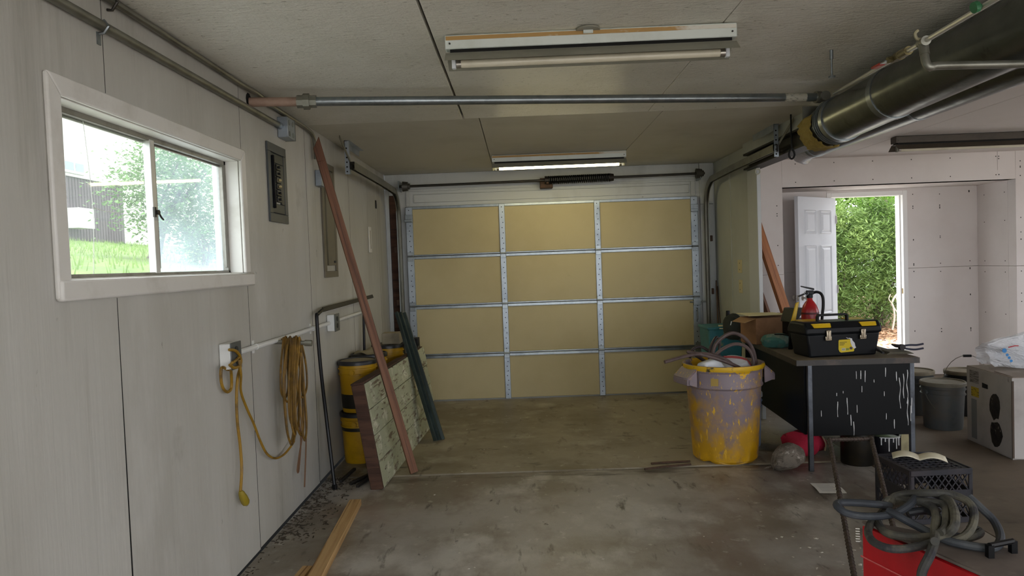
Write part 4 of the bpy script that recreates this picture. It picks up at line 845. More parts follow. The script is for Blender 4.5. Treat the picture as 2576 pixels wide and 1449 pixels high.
# white plastic pieces in the can
jg = root('white_jug', (1.32, 4.98, .55), label='white plastic jug wedged in the trash can under the hose', cat='jug')
jm = Matrix.Translation(V((1.30, 4.94, .66))) @ Matrix.Rotation(-.35, 4, 'Y') @ Matrix.Rotation(.5, 4, 'Z')
part('jug_body', G().hexa([jm @ V(p) for p in ((-.11, -.055, -.06), (.09, -.06, -.06), (.09, .05, -.06), (-.11, .055, -.06), (-.06, -.05, .062), (.07, -.055, .045), (.07, .04, .045), (-.06, .05, .062))]), white_plastic, jg, world=True, bevel=.018, seg=3)
jt = root('white_jug', (1.5, 5.08, .55), label='rounded white tub half buried in the trash can beside the red hose', cat='jug')
part('tub_body', G().lathe([(0, -.02), (.10, -.02), (.115, .04), (.112, .075), (.085, .100), (0, .108)], 20).xf(Matrix.Translation(V((1.50, 5.06, .60))) @ Matrix.Rotation(.25, 4, 'X')), white_plastic, jt, world=True)
part('tub_rim', G().lathe([(.116, .036), (.122, .04), (.122, .05), (.116, .054)], 20, caps=False).xf(Matrix.Translation(V((1.50, 5.06, .60))) @ Matrix.Rotation(.25, 4, 'X')), white_plastic, jt, world=True)
# blue grey pail behind the can
pb = bucket('blue_pail', 1.66, 5.33, .006, 'pale blue grey pail between the trash can and the desk', M('blue_grey_plastic', '#8296b8', .5, layers=[('#a9b3c4', 5, .5, .75)]), white_plastic, None, r=.118, h=.40, bail=0, rz=1.2)
# rebar pieces on the floor
for (a, b) in (((1638, 1166), (1736, 1160)), ((1622, 1180), (1738, 1168))):
    pA, pB = oz(*a, .013), oz(*b, .013)
    solo('steel_rod', G().tube(cr([pA, pA.lerp(pB, .4)+V((0, .006, 0)), pA.lerp(pB, .8), pB], 4), .0075, 7), rust, 'longer rusty steel rod on the floor reaching toward the trash can foot' if a[0] == 1638 else 'bent rusty steel rod on the floor in front of its longer twin', 'rod', group='rusty rods by the trash can')

# ================================================================== DESK AND WHAT STANDS ON IT
TZ = .74
dk = root('steel_desk', (2.195, 5.35, 0), rz=math.radians(-3.2), label='black office desk end on, spattered with white paint drips', cat='desk')
desk_black = M('desk_black_enamel', '#08090b', .45, layers=[('#121110', 4, .55, .8), ('#2b2620', 14, .72, .8)], spec=.15)
desk_top = M('dusty_desk_top', '#5f5445', .75, layers=[('#75684f', 4, .42, .7), ('#453b30', 7, .55, .8)])
x0, x1, y0, y1 = -.375, .395, -.755, .755    # local
part('desk_top', G().box((x0, y0, TZ-.030), (x1, y1, TZ)), desk_top, dk, bevel=.004)
part('edge_band', G().box((x0-.002, y0-.003, TZ-.038), (x1+.002, y0, TZ-.002)), M('worn_edge_band', '#2c2722', .5, layers=[('#4b3d33', 9, .5, .7)]), dk)
part('edge_band', G().box((x0-.003, y0, TZ-.038), (x0, y1, TZ-.002)), M('worn_edge_band', '#2c2722'), dk)
part('end_panel', G().box((x0+.095, y0+.02, .235), (x1-.045, y0+.04, TZ-.035)), desk_black, dk, bevel=.002)
part('side_panel', G().box((x0+.062, y0+.06, .235), (x0+.078, y1-.02, TZ-.035)), desk_black, dk, bevel=.002)
part('drawer_unit', G().box((x0+.08, y0+.04, .26), (x1-.03, y0+.42, TZ-.036)), desk_black, dk)
part('back_panel', G().box((x1-.03, y0+.05, .235), (x1-.015, y1-.02, TZ-.035)), desk_black, dk)
part('end_panel', G().box((x0+.05, y1-.04, .235), (x1-.04, y1-.02, TZ-.035)), desk_black, dk)
steel_leg = M('worn_steel_leg', '#5d6168', .4, .6, layers=[('#3d4046', 8, .45, .7), ('#6f5b4b', 11, .64, .8)])
for lx, ly in ((x0+.074, y0+.018), (x1-.052, y0+.018), (x0+.074, y1-.048), (x1-.052, y1-.048)):
    part('leg', G().box((lx, ly, 0), (lx+.030, ly+.030, TZ-.031)), steel_leg, dk, bevel=.003)
rn = random.Random(17); drip = G()
def drp(x, z, l, w=.0028):
    k = max(2, int(l/.02)); pts_ = []
    for i in range(k+1): pts_.append(V((x+.004*math.sin(i*.9+x*40)*l*4, y0+.0185, z-l*i/k)))
    drip.tube(pts_, [w*(.8+.3*math.sin(i*1.3)) for i in range(k+1)], 5)
for (px, py, l) in ((2156, 935, .05), (2167, 933, .055), (2178, 933, .075), (2170, 972, .04), (2108, 990, .02), (2110, 1012, .10), (2134, 1002, .11), (2070, 1035, .04), (2143, 1045, .07), (2150, 1062, .09), (2158, 1020, .05), (2263, 950, .20), (2272, 940, .16), (2281, 930, .22), (2282, 1000, .18), (2292, 1000, .10), (2255, 905+30, .06), (2228, 925, .06), (2225, 985, .03), (2200, 955, .02), (2290, 1020, .1), (2124, 985, .015), (2250, 1055, .06), (2230, 1040, .04)):
    p = dk.matrix_world.inverted() @ oy(px, py, 4.60); drp(p.x, p.z, l, .0028 if l > .05 else .002)
part('paint_drips', drip, M('white_drip_paint', '#d9d9da', .5), dk, kind='stuff')
sp_ = G()
for k in range(5): sp_.box((.235+.006*k, y0-.0045, TZ-.034+.0*k), (.2385+.006*k, y0-.003, TZ-.006))
tb0 = dk.matrix_world
# toolbox
tb = root('toolbox', (2.115, 4.83, TZ), rz=math.radians(6), label='black plastic toolbox with yellow lid pads and metal latches', cat='toolbox')
hw, hd = .262, .125
def rb(x, d, z): return V((x, d, z))
part('tray_body', G().hexa([(-hw+.03, -hd+.015, 0), (hw-.03, -hd+.015, 0), (hw-.03, hd-.015, 0), (-hw+.03, hd-.015, 0), (-hw+.008, -hd, .155), (hw-.008, -hd, .155), (hw-.008, hd, .155), (-hw+.008, hd, .155)]), black_plastic, tb, bevel=.012, seg=2)
pl = [(-hd-.006, .150), (hd+.006, .150), (hd+.006, .185), (hd-.03, .232), (-hd+.03, .232), (-hd-.006, .192)]
part('lid', G().prism(pl, -hw-.004, hw+.004, lambda a, b, d: V((d, a, b))), black_plastic, tb, bevel=.016, seg=3)
yp = M('toolbox_yellow', '#d2ac12', .4, layers=[('#a8860f', 6, .55, .8)])
for s in (-1, 1):
    xa, xb = (-hw+.035, -.085) if s < 0 else (.105, hw-.03)
    part('lid_pad', G().hexa([(xa+.012, -hd+.012, .218), (xb-.004, -hd+.012, .218), (xb, hd-.035, .230), (xa, hd-.035, .230), (xa+.008, -hd+.008, .224), (xb, -hd+.008, .224), (xb, hd-.035, .239), (xa, hd-.035, .239)]), yp, tb, bevel=.003)
    part('lid_pad_lip', G().hexa([(xa+.02, -hd-.002, .196), (xb-.008, -hd-.002, .196), (xb-.004, -hd+.02, .219), (xa+.010, -hd+.02, .219), (xa+.018, -hd-.008, .200), (xb-.006, -hd-.008, .200), (xb, -hd+.013, .226), (xa+.008, -hd+.013, .226)]), yp, tb, bevel=.002)
    lx = -.115 if s < 0 else .125
    la = part('latch', G().box((lx-.022, -hd-.018, .112), (lx+.022, -hd-.006, .142)).box((lx-.016, -hd-.022, .120), (lx+.016, -hd-.008, .182)), M('latch_chrome', '#b6ab98', .22, .95), tb, bevel=.004, seg=2)
    part('latch_rib', G().box((lx-.006, -hd-.026, .122), (lx+.006, -hd-.021, .176)), M('latch_chrome', '#b6ab98'), la, bevel=.002)
hpts = [V((-.125, -.02, .225)), V((-.125, -.02, .262)), V((-.118, -.02, .272)), V((.075, -.02, .272)), V((.083, -.02, .262)), V((.083, -.02, .225))]
hg = G()
for a, b in zip(hpts[:-1], hpts[1:]):
    m = axes(a, b, (0, -1, 0)); hg.box((-.006, -.007, -.014), ((b-a).length+.006, .007, .014)); hg.v[-8:] = [m @ v for v in hg.v[-8:]]
part('handle', hg, black_plastic, tb, bevel=.003)
# torn yellow label with its print
lab = [(-.052, .012), (-.06, .028), (-.062, .085), (-.058, .092), (.02, .093), (.036, .075), (.045, .05), (.05, .018), (.045, .010), (-.04, .006)]
ly_ = -hd-.0012+.006
def lpos(a, b, d): return V((a+.025, -hd+.0155-.0155*(b+.02)/.155-.0015-d, b+.02))
lp = part('label', G().prism(lab, 0, .001, lpos), M('label_yellow', '#cdb414', .5), tb, smooth=0)
part('torn_patch', G().prism([(.018, .095), (-.012, .108), (-.002, .099), (.012, .103), (.030, .098), (.034, .085), (.050, .068), (.056, .045), (.062, .036), (.050, .028), (.040, .036), (.030, .05), (.022, .07)], .001, .002, lpos), M('torn_white', '#d3d2d4', .8), lp, smooth=0)
part('label_print', G().prism([(-.054, .073), (-.004, .073), (-.004, .077), (-.054, .077)], .001, .0016, lpos), M('label_ink', '#5c5416', .6), lp, smooth=0)
part('label_print', G().prism([(-.054, .063), (-.018, .063), (-.018, .067), (-.054, .067)], .001, .0016, lpos), M('label_ink', '#5c5416'), lp, smooth=0)
part('label_print', G().prism([(-.054, .055), (-.024, .055), (-.024, .058), (-.054, .058)], .001, .0016, lpos), M('label_ink', '#5c5416'), lp, smooth=0)
bc = part('barcode_patch', G().prism([(-.038, .018), (-.012, .018), (-.012, .036), (-.038, .036)], .001, .0016, lpos), M('label_white', '#d8d4b8', .6), lp, smooth=0)
bg = G()
for k in range(8): bg.prism([(-.036+k*.0029, .020), (-.0348+k*.0029, .020), (-.0348+k*.0029, .034), (-.036+k*.0029, .034)], .0016, .002, lpos)
part('barcode_lines', bg, M('bar_ink', '#3a3a30', .6), lp, kind='stuff', smooth=0)
part('icon_patch', G().prism([(-.008, .020), (.012, .020), (.012, .034), (-.008, .034)], .001, .0016, lpos), M('icon_green', '#7d8a3a', .6), lp, smooth=0)
part('icon_patch', G().prism([(.018, .026), (.034, .024), (.038, .036), (.024, .044), (.016, .038)], .002, .0026, lpos), M('icon_dark', '#4a4046', .6), lp, smooth=0)
# fire extinguisher
fe = root('fire_extinguisher', (2.075, 5.12, TZ), rz=math.radians(-4), label='red fire extinguisher with black hose behind the toolbox', cat='fire extinguisher')
fr = M('extinguisher_red', '#a3161c', .3, layers=[('#7d1117', 5, .55, .8)], spec=.5)
part('cylinder', G().lathe([(0, 0), (.05, 0), (.058, .01), (.060, .025), (.060, .25), (.057, .285), (.046, .318), (.030, .343), (.020, .355), (.018, .375), (0, .375)], 28), fr, fe)
part('label_band', G().lathe([(.0606, .255), (.0612, .258), (.0612, .266), (.0606, .269)], 28, caps=False), M('dark_band', '#4d0c10', .5), fe)
vb = part('valve_body', G().cyl((0, 0, .37), (0, 0, .40), .022, n=14).box((-.022, -.014, .395), (.026, .014, .425)), black_plastic, fe, bevel=.003)
part('carry_handle', G().hexa([(-.075, -.011, .380), (-.01, -.012, .405), (-.01, .012, .405), (-.075, .011, .380), (-.080, -.011, .388), (-.01, -.012, .416), (-.01, .012, .416), (-.080, .011, .388)]), black_paint, fe, bevel=.002)
part('squeeze_lever', G().hexa([(-.060, -.011, .452), (.03, -.012, .425), (.03, .012, .425), (-.060, .011, .452), (-.060, -.011, .460), (.03, -.012, .440), (.03, .012, .440), (-.060, .011, .460)]), black_paint, fe, bevel=.002)
part('hose', G().tube(cr([(.02, 0, .405), (.05, 0, .412), (.078, 0, .400), (.092, 0, .37), (.094, 0, .32), (.088, 0, .26), (.080, 0, .19), (.075, 0, .15)], 6), .010, 10), black_paint, fe)
part('nozzle', G().tube([(.075, 0, .15), (.074, 0, .10)], [.010, .016], 12), black_plastic, fe)
part('pin_ring', G().tube([(-.028+.014*math.cos(a*math.pi/7), -.016, .405+.014*math.sin(a*math.pi/7)) for a in range(14)], .0016, 5, closed=True), galv, fe)
# yellow strap / tool standing beside it
ys = root('yellow_tool', (1.985, 5.14, TZ), label='yellow handled tool standing against the fire extinguisher', cat='tool')
part('grip', G().hexa([(1.935, 5.14, .90), (1.972, 5.14, .90), (1.972, 5.155, .90), (1.935, 5.155, .90), (1.985, 5.14, 1.075), (2.008, 5.14, 1.085), (2.008, 5.155, 1.085), (1.985, 5.155, 1.075)]), yp, ys, world=True, bevel=.004)
part('shaft', G().hexa([(1.925, 5.14, TZ), (1.955, 5.14, TZ), (1.955, 5.155, TZ), (1.925, 5.155, TZ), (1.935, 5.14, .90), (1.972, 5.14, .90), (1.972, 5.155, .90), (1.935, 5.155, .90)]), black_plastic, ys, world=True, bevel=.003)
# black case behind the toolbox
bk = root('black_case', (2.06, 5.38, TZ), rz=.15, label='small black case with raised lid behind the toolbox', cat='case')
part('case_body', G().box((-.06, -.09, 0), (.13, .07, .20)), black_plastic, bk, bevel=.006)
part('case_lid', G().hexa([(-.075, -.09, .18), (-.035, -.09, .18), (-.035, .07, .18), (-.075, .07, .18), (-.045, -.09, .285), (.05, -.09, .285), (.05, .07, .285), (-.045, .07, .285)]), M('dark_olive_plastic', '#262a24', .5), bk, bevel=.006)
# cardboard box with open flaps
cbx = root('cardboard_box', (1.90, 5.62, TZ), rz=math.radians(14), label='open brown cardboard box on the desk with loose flaps', cat='box')
a, b, h = .125, .11, .20
for p in (((-a, -b, 0), (a, -b+.004, h)), ((-a, b-.004, 0), (a, b, h)), ((-a, -b+.004, 0), (-a+.004, b-.004, h)), ((a-.004, -b+.004, 0), (a, b-.004, h))): part('wall', G().box(*p), card, cbx)
part('bottom', G().box((-a, -b, 0), (a, b, .004)), card, cbx)
fl_m = M('cardboard_inner', '#a9865f', .85, layers=[('#8f6d49', 7, .5, .8)])
part('flap', G().hexa([(-a, -b, h), (-a, b, h), (-a, b, h+.003), (-a, -b, h+.003), (-a-.085, -b+.02, h-.03), (-a-.085, b-.02, h-.03), (-a-.085, b-.02, h-.027), (-a-.085, -b+.02, h-.027)]), fl_m, cbx)
part('flap', G().hexa([(a, -b, h), (a, b, h), (a, b, h+.003), (a, -b, h+.003), (a+.075, -b+.02, h+.018), (a+.075, b-.02, h+.018), (a+.075, b-.02, h+.021), (a+.075, -b+.02, h+.021)]), fl_m, cbx)
part('flap', G().box((-a, -b-.01, h+.002), (a, b*.1, h+.005)), card, cbx)
part('flap', G().box((-a, b*.1+.004, h+.002), (a, b, h+.005)), card, cbx)
fm = Matrix.Translation(V((1.895, 5.60, TZ+.223))) @ Matrix.Rotation(math.radians(8), 4, 'Z')
fo = solo('file_folder', G().hexa([fm @ V(p) for p in ((-.16, -.10, 0), (.15, -.11, 0), (.15, .12, 0), (-.16, .12, .008), (-.16, -.10, .003), (.15, -.11, .003), (.15, .12, .003), (-.16, .12, .011))]), M('manila', '#d8cfa0', .8, layers=[('#c4ba88', 6, .5, .8)]), 'pale manila folder lying on top of the cardboard box', 'folder')
# dark objects behind the box
db = root('dark_bundle', (1.73, 5.86, TZ), label='dark green grey sack slumped behind the cardboard box', cat='sack')
def blob(c, sx, sy, sz, seed, n=18, m=12, amp=.12, flat=0):
    rr = random.Random(seed); ph = [(rr.uniform(1, 4), rr.uniform(1, 4), rr.uniform(0, 6), rr.uniform(.4, 1)) for _ in range(6)]
    g_ = G(); prof_ = []
    vs_ = []
    for j in range(m+1):
        t = math.pi*j/m
        for i in range(n):
            a_ = 2*math.pi*i/n
            d = V((math.sin(t)*math.cos(a_), math.sin(t)*math.sin(a_), -math.cos(t)))
            k = 1+amp*sum(w*math.sin(f1*d.x*2+f2*d.y*2+p+d.z*3) for f1, f2, p, w in ph)/3
            z = d.z*sz*k
            vs_.append(V(c)+V((d.x*sx*k, d.y*sy*k, max(z, -sz*(1-flat)))))
    return g_.add(vs_, [(j*n+i, j*n+(i+1) % n, (j+1)*n+(i+1) % n, (j+1)*n+i) for j in range(m) for i in range(n)])
part('sack_body', blob((1.745, 5.87, TZ+.10), .085, .10, .115, 4, flat=.13), M('olive_cloth', '#23271f', .85, layers=[('#343a30', 7, .5, .75)]), db, world=True)
part('tie', G().tube([(1.70, 5.79, TZ+.13), (1.70, 5.775, TZ+.145), (1.705, 5.78, TZ+.16)], .004, 6), white_plastic, db, world=True)
bt = root('black_bottle', (1.655, 5.88, TZ), label='black bottle with a narrow neck at the back of the desk', cat='bottle')
bt.location = (1.625+.12, 6.01, TZ); 
part('bottle_body', G().lathe([(0, 0), (.036, 0), (.038, .01), (.038, .135), (.034, .155), (.018, .178), (.016, .23), (0, .232)], 20), black_plastic, bt)
part('paper_label', G().lathe([(.0385, .03), (.0388, .032), (.0388, .12), (.0385, .122)], 20, caps=False), M('worn_bottle_label', '#8c867a', .7, layers=[('#3a3430', 20, .5, .6), ('#a06a52', 9, .66, .72)]), bt)
# teal cloth and tub
tl = solo('teal_cloth', blob((1.895, 5.30, TZ+.045), .105, .10, .058, 9, amp=.30, flat=.25), M('teal_cloth_mat', '#3f6f66', .9, layers=[('#8e9484', 6, .48, .62), ('#5a6a5c', 10, .55, .75)], bump=(30, .01)), 'crumpled teal and grey cloth on the desk before the cardboard box', 'cloth')
cb_ = solo('black_strap', G().tube(cr([(1.87, 5.27, TZ+.10), (1.95, 5.23, TZ+.095), (2.0, 5.215, TZ+.06), (2.01, 5.20, TZ+.01), (1.99, 5.13, TZ+.006)], 6), .005, 6), black_paint, 'thin black strap trailing over the teal cloth', 'strap')
# teal crate seen past the desk side
tt = root('teal_bin', (1.58, 6.28, .006), label='teal plastic bin standing behind the desk against the partition', cat='bin')
tm = M('teal_plastic', '#2a6f78', .45, layers=[('#205a5a', 3, .5, .7), ('#7d8a62', 4, .66, .70)])
part('bin_body', G().hexa([(1.66, 6.24, .006), (1.90, 6.24, .006), (1.90, 6.50, .006), (1.66, 6.50, .006), (1.63, 6.21, .80), (1.93, 6.21, .80), (1.93, 6.53, .80), (1.63, 6.53, .80)]), tm, tt, world=True, bevel=.01)
part('bin_rim', G().box((1.62, 6.20, .79), (1.94, 6.54, .815)), tm, tt, world=True, bevel=.005)
part('rim_paper', G().hexa([(1.72, 6.19, .800), (1.84, 6.19, .79), (1.86, 6.30, .816), (1.74, 6.30, .820), (1.72, 6.19, .803), (1.84, 6.19, .793), (1.86, 6.30, .819), (1.74, 6.30, .823)]), tan_paper, tt, world=True)
# pliers and papers on the desk end
pz = TZ+.002
pr_ = root('paper_pad', (2.52, 4.83, TZ), rz=-.1, label='grimy stack of papers at the desk corner under the pliers', cat='papers')
for k in range(4): part('sheet', G().box((-.085+.006*k, -.10, .004*k), (.085-.008*k, .10-.01*k, .004*k+.003)), M('grimy_paper', '#5c574a', .85, layers=[('#7b7564', 8, .45, .7)]), pr_)
px_ = root('pliers', (2.55, 4.76, TZ+.02), rz=.08, label='dark steel pliers with spread handles on the paper stack', cat='pliers')
ps_ = M('dark_tool_steel', '#2f2d2e', .4, .7)
part('jaw', G().tube([(-.02, 0, .028), (-.06, 0, .034), (-.085, 0, .044)], [.012, .011, .005], 8), ps_, px_)
part('pivot', G().cyl((-.015, -.012, .022), (-.015, .012, .022), .020, n=14), ps_, px_)
gm_ = M('blue_black_grip', '#23263a', .5)
part('grip', G().tube(cr([(-.01, 0, .030), (.04, 0, .034), (.09, 0, .032), (.135, 0, .038)], 5), .0065, 8), gm_, px_)
part('grip', G().tube(cr([(-.01, 0, .018), (.03, 0, .008), (.08, 0, .002), (.135, 0, .008)], 5), .0065, 8), gm_, px_)
solo('wrench', G().tube(cr([oz(2206, 875, TZ+.034), oz(2213, 882, TZ+.03), oz(2222, 888, TZ+.024)], 4), [.014]*4+[.008]*5, 8), ps_, 'short dark wrench end propped on the desk papers', 'wrench')

# ================================================================== UNDER AND AROUND THE DESK
def rockfn():
    import bmesh
    rr = random.Random(36); bm = bmesh.new()
    for _ in range(44):
        d = V((rr.gauss(0, 1), rr.gauss(0, 1), rr.gauss(0, 1))).normalized(); k = 1/max(abs(d.x)**3+abs(d.y)**3+abs(d.z)**3, .01)**(1/3)
        k *= rr.uniform(.90, 1.02); bm.verts.new((1.715+d.x*.105*k+.02*d.z, 4.64+d.y*.10*k, max(.0005, .098+d.z*.092*k+.018*d.x)))
    r_ = bmesh.ops.convex_hull(bm, input=bm.verts)
    bmesh.ops.delete(bm, geom=[e for e in r_['geom_interior'] if isinstance(e, bmesh.types.BMVert)], context='VERTS')
    bmesh.ops.bevel(bm, geom=list(bm.edges), offset=.009, segments=2, affect='EDGES', profile=.5)
    bm.verts.ensure_lookup_table(); bm.verts.index_update()
    g_ = G().add([v.co.copy() for v in bm.verts], [tuple(v.index for v in f.verts) for f in bm.faces]); bm.free()
    return g_
solo('rock', rockfn(), M('speckled_rock', '#8d857a', .9, layers=[('#6e655c', 22, .45, .6), ('#c2b9b0', 30, .58, .66), ('#5a4f46', 55, .6, .7), ('#8a8178', 4, .5, .8)], bump=[(34, .02), (12, .03)]), 'pale speckled chunk of rock beside the desk leg', 'rock', smooth=60)
rb_ = root('red_bag', (1.96, 5.02, .006), label='crumpled red fabric bag under the desk', cat='bag')
part('bag_body', blob((1.97, 5.03, .085), .13, .13, .092, 12, amp=.22, flat=.15), M('red_fabric', '#b01838', .8, layers=[('#8a122b', 5, .45, .75)], bump=(14, .012)), rb_, world=True)
part('zip_strip', G().tube(cr([(2.07, 4.94, .15), (2.09, 4.935, .10), (2.085, 4.94, .05)], 5), .006, 6), M('tan_zip', '#8b7a5e', .6), rb_, world=True)
def tin(name, x, y, z, r, h, label, mat, cat='can'):
    o = root(name, (x, y, z), label=label, cat=cat)
    part('body', G().lathe([(0, 0), (r*.97, 0), (r, .005), (r, h-.006), (r*1.02, h-.004), (r*1.02, h), (r*.9, h), (r*.88, h-.012), (0, h-.012)], 28), mat, o)
    return o
tin('black_drum', 2.245, 4.80, 0, .105, .215, 'blackened metal can standing under the desk edge', M('sooty_can', '#191712', .4, .3, layers=[('#3b3222', 4, .5, .75), ('#4a4a48', 9, .66, .8)]))
pc = tin('paint_can', 2.455, 4.86, 0, .105, .175, 'black paint can with white drips down its side', M('paint_can_black', '#15141a', .4, .2, layers=[('#3a2630', 4, .55, .75)]), 'paint can')
dgp = G()
for a, l in ((-100, .09), (-72, .075), (-125, .05), (-84, .03), (-60, .055), (-112, .025)):
    a_ = math.radians(a); dgp.tube([V((.1065*math.cos(a_), .1065*math.sin(a_), .172-l*t)) for t in (0, .3, .6, 1)], [.006, .004, .0035, .004], 5)
dgp.tube([V((.1075*math.cos(math.radians(a)), .1075*math.sin(math.radians(a)), .172)) for a in range(-130, -50, 6)], .0035, 5)
part('white_drips', dgp, M('white_drip_paint', '#d9d9da'), pc, kind='stuff')
solo('cream_block', G().box((2.60, 4.98, 0), (2.72, 5.10, .20)), M('cream_block_mat', '#a59c78', .8, layers=[('#7f775a', 7, .5, .75)]), 'cream block standing behind the dripped paint can', 'block', bevel=.006)

# papers on the floor
sh = oz(2083, 1228, .004); fm = Matrix.Translation(sh) @ Matrix.Rotation(-.12, 4, 'Z')
fp = root('paper_sheet', mat=fm, label='white printed paper sheet lying on the floor near the milk crate', cat='paper')
part('sheet', G().grid(lambda u, v: V(((u-.5)*.155, (v-.5)*.20, .001+.006*(u-.5)**2+.003*math.sin(5*v))), 6, 6), paper, fp)
ln = G()
for k in range(7): ln.box((-.055, -.07+k*.021, .0055), (.05-.015*(k % 3), -.067+k*.021, .0058))
part('print_lines', ln, M('faint_print', '#a5a5ab', .8), fp, kind='stuff')
sh = oz(1928, 1133, .004)
solo('paper_scrap', G().hexa([sh+V(p) for p in ((-.06, -.03, 0), (.05, -.05, 0), (.07, .03, 0), (-.04, .05, 0), (-.06, -.03, .002), (.05, -.05, .002), (.07, .03, .002), (-.04, .05, .002))]), tan_paper, 'small tan paper scrap on the floor by the red bag', 'paper')
# litter flecks on the floor
fg = G(); rn = random.Random(40)
for k in range(150):
    x, y = rn.uniform(-.6, 2.2), rn.uniform(2.4, 7.2)
    if k < 40: x, y = rn.uniform(1.2, 1.7), rn.uniform(2.9, 3.6)
    if (x-1.415)**2+(y-5.03)**2 < .09 or (x-1.66)**2+(y-5.33)**2 < .03: continue
    s = rn.uniform(.003, .009) if k > 20 else rn.uniform(.006, .014); a = rn.uniform(0, 6.3); z = .0062 if y > 4.8 else .0005
    m = Matrix.Translation((x, y, z)) @ Matrix.Rotation(a, 4, 'Z')
    fg.add([m @ V(v) for v in ((-s, -s*.5, 0), (s, -s*.6, 0), (s*.8, s*.5, 0), (-s*.6, s*.6, 0), (0, 0, s*.35))], [(0, 1, 4), (1, 2, 4), (2, 3, 4), (3, 0, 4)])
solo('floor_litter', fg, M('pale_fleck', '#c9c4b8', .9), 'scattered pale flecks and crumbs on the concrete floor', 'litter', kind='stuff', smooth=0)

# ---- milk crate
mk = root('milk_crate', (2.145, 3.845, 0), rz=math.radians(3), label='black plastic milk crate upside down on the floor', cat='crate')
mkm = M('crate_plastic', '#22222a', .55, layers=[('#3a3236', 5, .5, .75), ('#7a4436', 3.2, .66, .78), ('#2c3348', 4, .62, .75)], bump=(40, .001))
S_ = .165; Hc_ = .285
def side(m, zs):
    """one crate wall: solid bands, corner posts and a lattice of diagonal bars"""
    out = G()
    for z0, z1 in ((0, .03), (.105, .175), (.255, .285)): out.box((-S_, -.004, z0), (S_, .004, z1))
    for s in (-1, 1): out.box((s*S_-(.02 if s > 0 else 0), -.004, .03), (s*S_+(.02 if s < 0 else 0), .004, .255))
    return out.xf(m)
for k in range(4):
    m = Matrix.Rotation(k*math.pi/2, 4, 'Z') @ Matrix.Translation((0, -S_, 0))
    wl_ = part('side_frame', side(m, 0), mkm, mk, bevel=.002)
    for z0, z1 in ((.03, .105), (.175, .255)):
        for j in range(9):
            xa = -S_+.02+j*.0365-.03
            for d in (1, -1):
                a_, b_ = V((xa if d > 0 else xa+.06, 0, z0)), V((xa+.06 if d > 0 else xa, 0, z1))
                lo, hi = -S_+.012, S_-.012
                if min(a_.x, b_.x) < lo or max(a_.x, b_.x) > hi: continue
                part('lattice_bar', G().box((0, -.0025, -.003), ((b_-a_).length, .0025, .003)).xf(m @ axes(a_, b_, (0, 0, 1) if False else (1, 0, .01))), mkm, wl_)
gt = part('grid_bottom', G().box((-S_, -S_, .268), (-S_+.03, S_, .280)).box((S_-.03, -S_, .268), (S_, S_, .280)).box((-S_+.03, -S_, .268), (S_-.03, -S_+.03, .280)).box((-S_+.03, S_-.03, .268), (S_-.03, S_, .280)), mkm, mk)
for k in range(7):
    t = -S_+.05+k*.038
    part('grid_bar', G().box((t-.004, -S_+.03, .268), (t+.004, S_-.03, .278)), mkm, gt); part('grid_bar', G().box((-S_+.03, t-.004, .270), (S_-.03, t+.004, .2795)), mkm, gt)
pm = Matrix.Translation((2.145, 3.87, .290)) @ Matrix.Rotation(-.42, 4, 'Z')
fp2 = solo('folded_paper', G().grid(lambda u, v: pm @ V(((u-.5)*.26, (v-.5)*.11, .004+.018*abs(math.sin(u*math.pi*2))+.004*v)), 16, 3), M('cream_paper', '#e6e0c8', .8), 'wavy cream paper lying across the milk crate', 'paper', smooth=40)
so = fp2.modifiers.new('thick', 'SOLIDIFY'); so.thickness = .001

# ---- red machine with tow handle, handle, cable coil on top
ZM = .60
A_ = oz(2166, 1307, ZM); E1 = oz(2495, 1452, ZM); dE = (E1-A_).normalized(); B_ = A_+dE*.75
Fr = oz(2640, 1398, ZM)
top = [A_, B_, B_+V((.42, .12, 0)), Fr]
wd = root('welding_machine', (1.35, 1.85, 0), label='red sheet metal machine with dusty grey top and black handle', cat='machine')
def pz_(p, z): return V((p.x, p.y, z))
n = 4
part('red_case', G().add([pz_(p, .10) for p in top]+[pz_(p, ZM-.012) for p in top], [(3, 2, 1, 0), (4, 5, 6, 7)]+[(i, (i+1) % 4, 4+(i+1) % 4, 4+i) for i in range(4)]), red_paint, wd, world=True, bevel=.006)
cx_ = sum((p for p in top), V((0, 0, 0)))/4
part('top_plate', G().add([pz_(p, ZM-.012) for p in top]+[pz_(p.lerp(cx_, .004), ZM) for p in top], [(3, 2, 1, 0), (4, 5, 6, 7)]+[(i, (i+1) % 4, 4+(i+1) % 4, 4+i) for i in range(4)]), dusty_top, wd, world=True, bevel=.003)
sd = V((-dE.y, dE.x, 0)); sd = sd if sd.x < 0 else -sd
part('case_seam', G().tube([pz_(A_+sd*.002, ZM-.115), pz_(B_+sd*.002, ZM-.115)], .003, 6), M('red_seam', '#c2433f', .4), wd, world=True)
for k in range(6): part('louver', G().box((0, -.002, -.0015), (.012, .004, .0012)).xf(axes(pz_(A_, ZM-.03-.008*k)+sd*.001-dE*.006, pz_(A_, ZM-.03-.008*k)+sd*.3-dE*.2, (0, 0, 1))), nickel, wd, world=True)
h0, h1 = oz(2490, 1402, ZM), oz(2548, 1390, ZM)
part('lift_handle', G().box((-.008, -.008, 0), (.008, .008, .034)).xf(Matrix.Translation(h0)).box(h0+V((-.01, -.008, .028)), h0+V((.0, .0, .0281))).tube([h0+V((0, 0, .032)), h1+V((0, 0, .032))], .008, 8).box(h1-V((.008, .008, 0)), h1+V((.008, .008, .034))), black_paint, wd, world=True, bevel=.002)
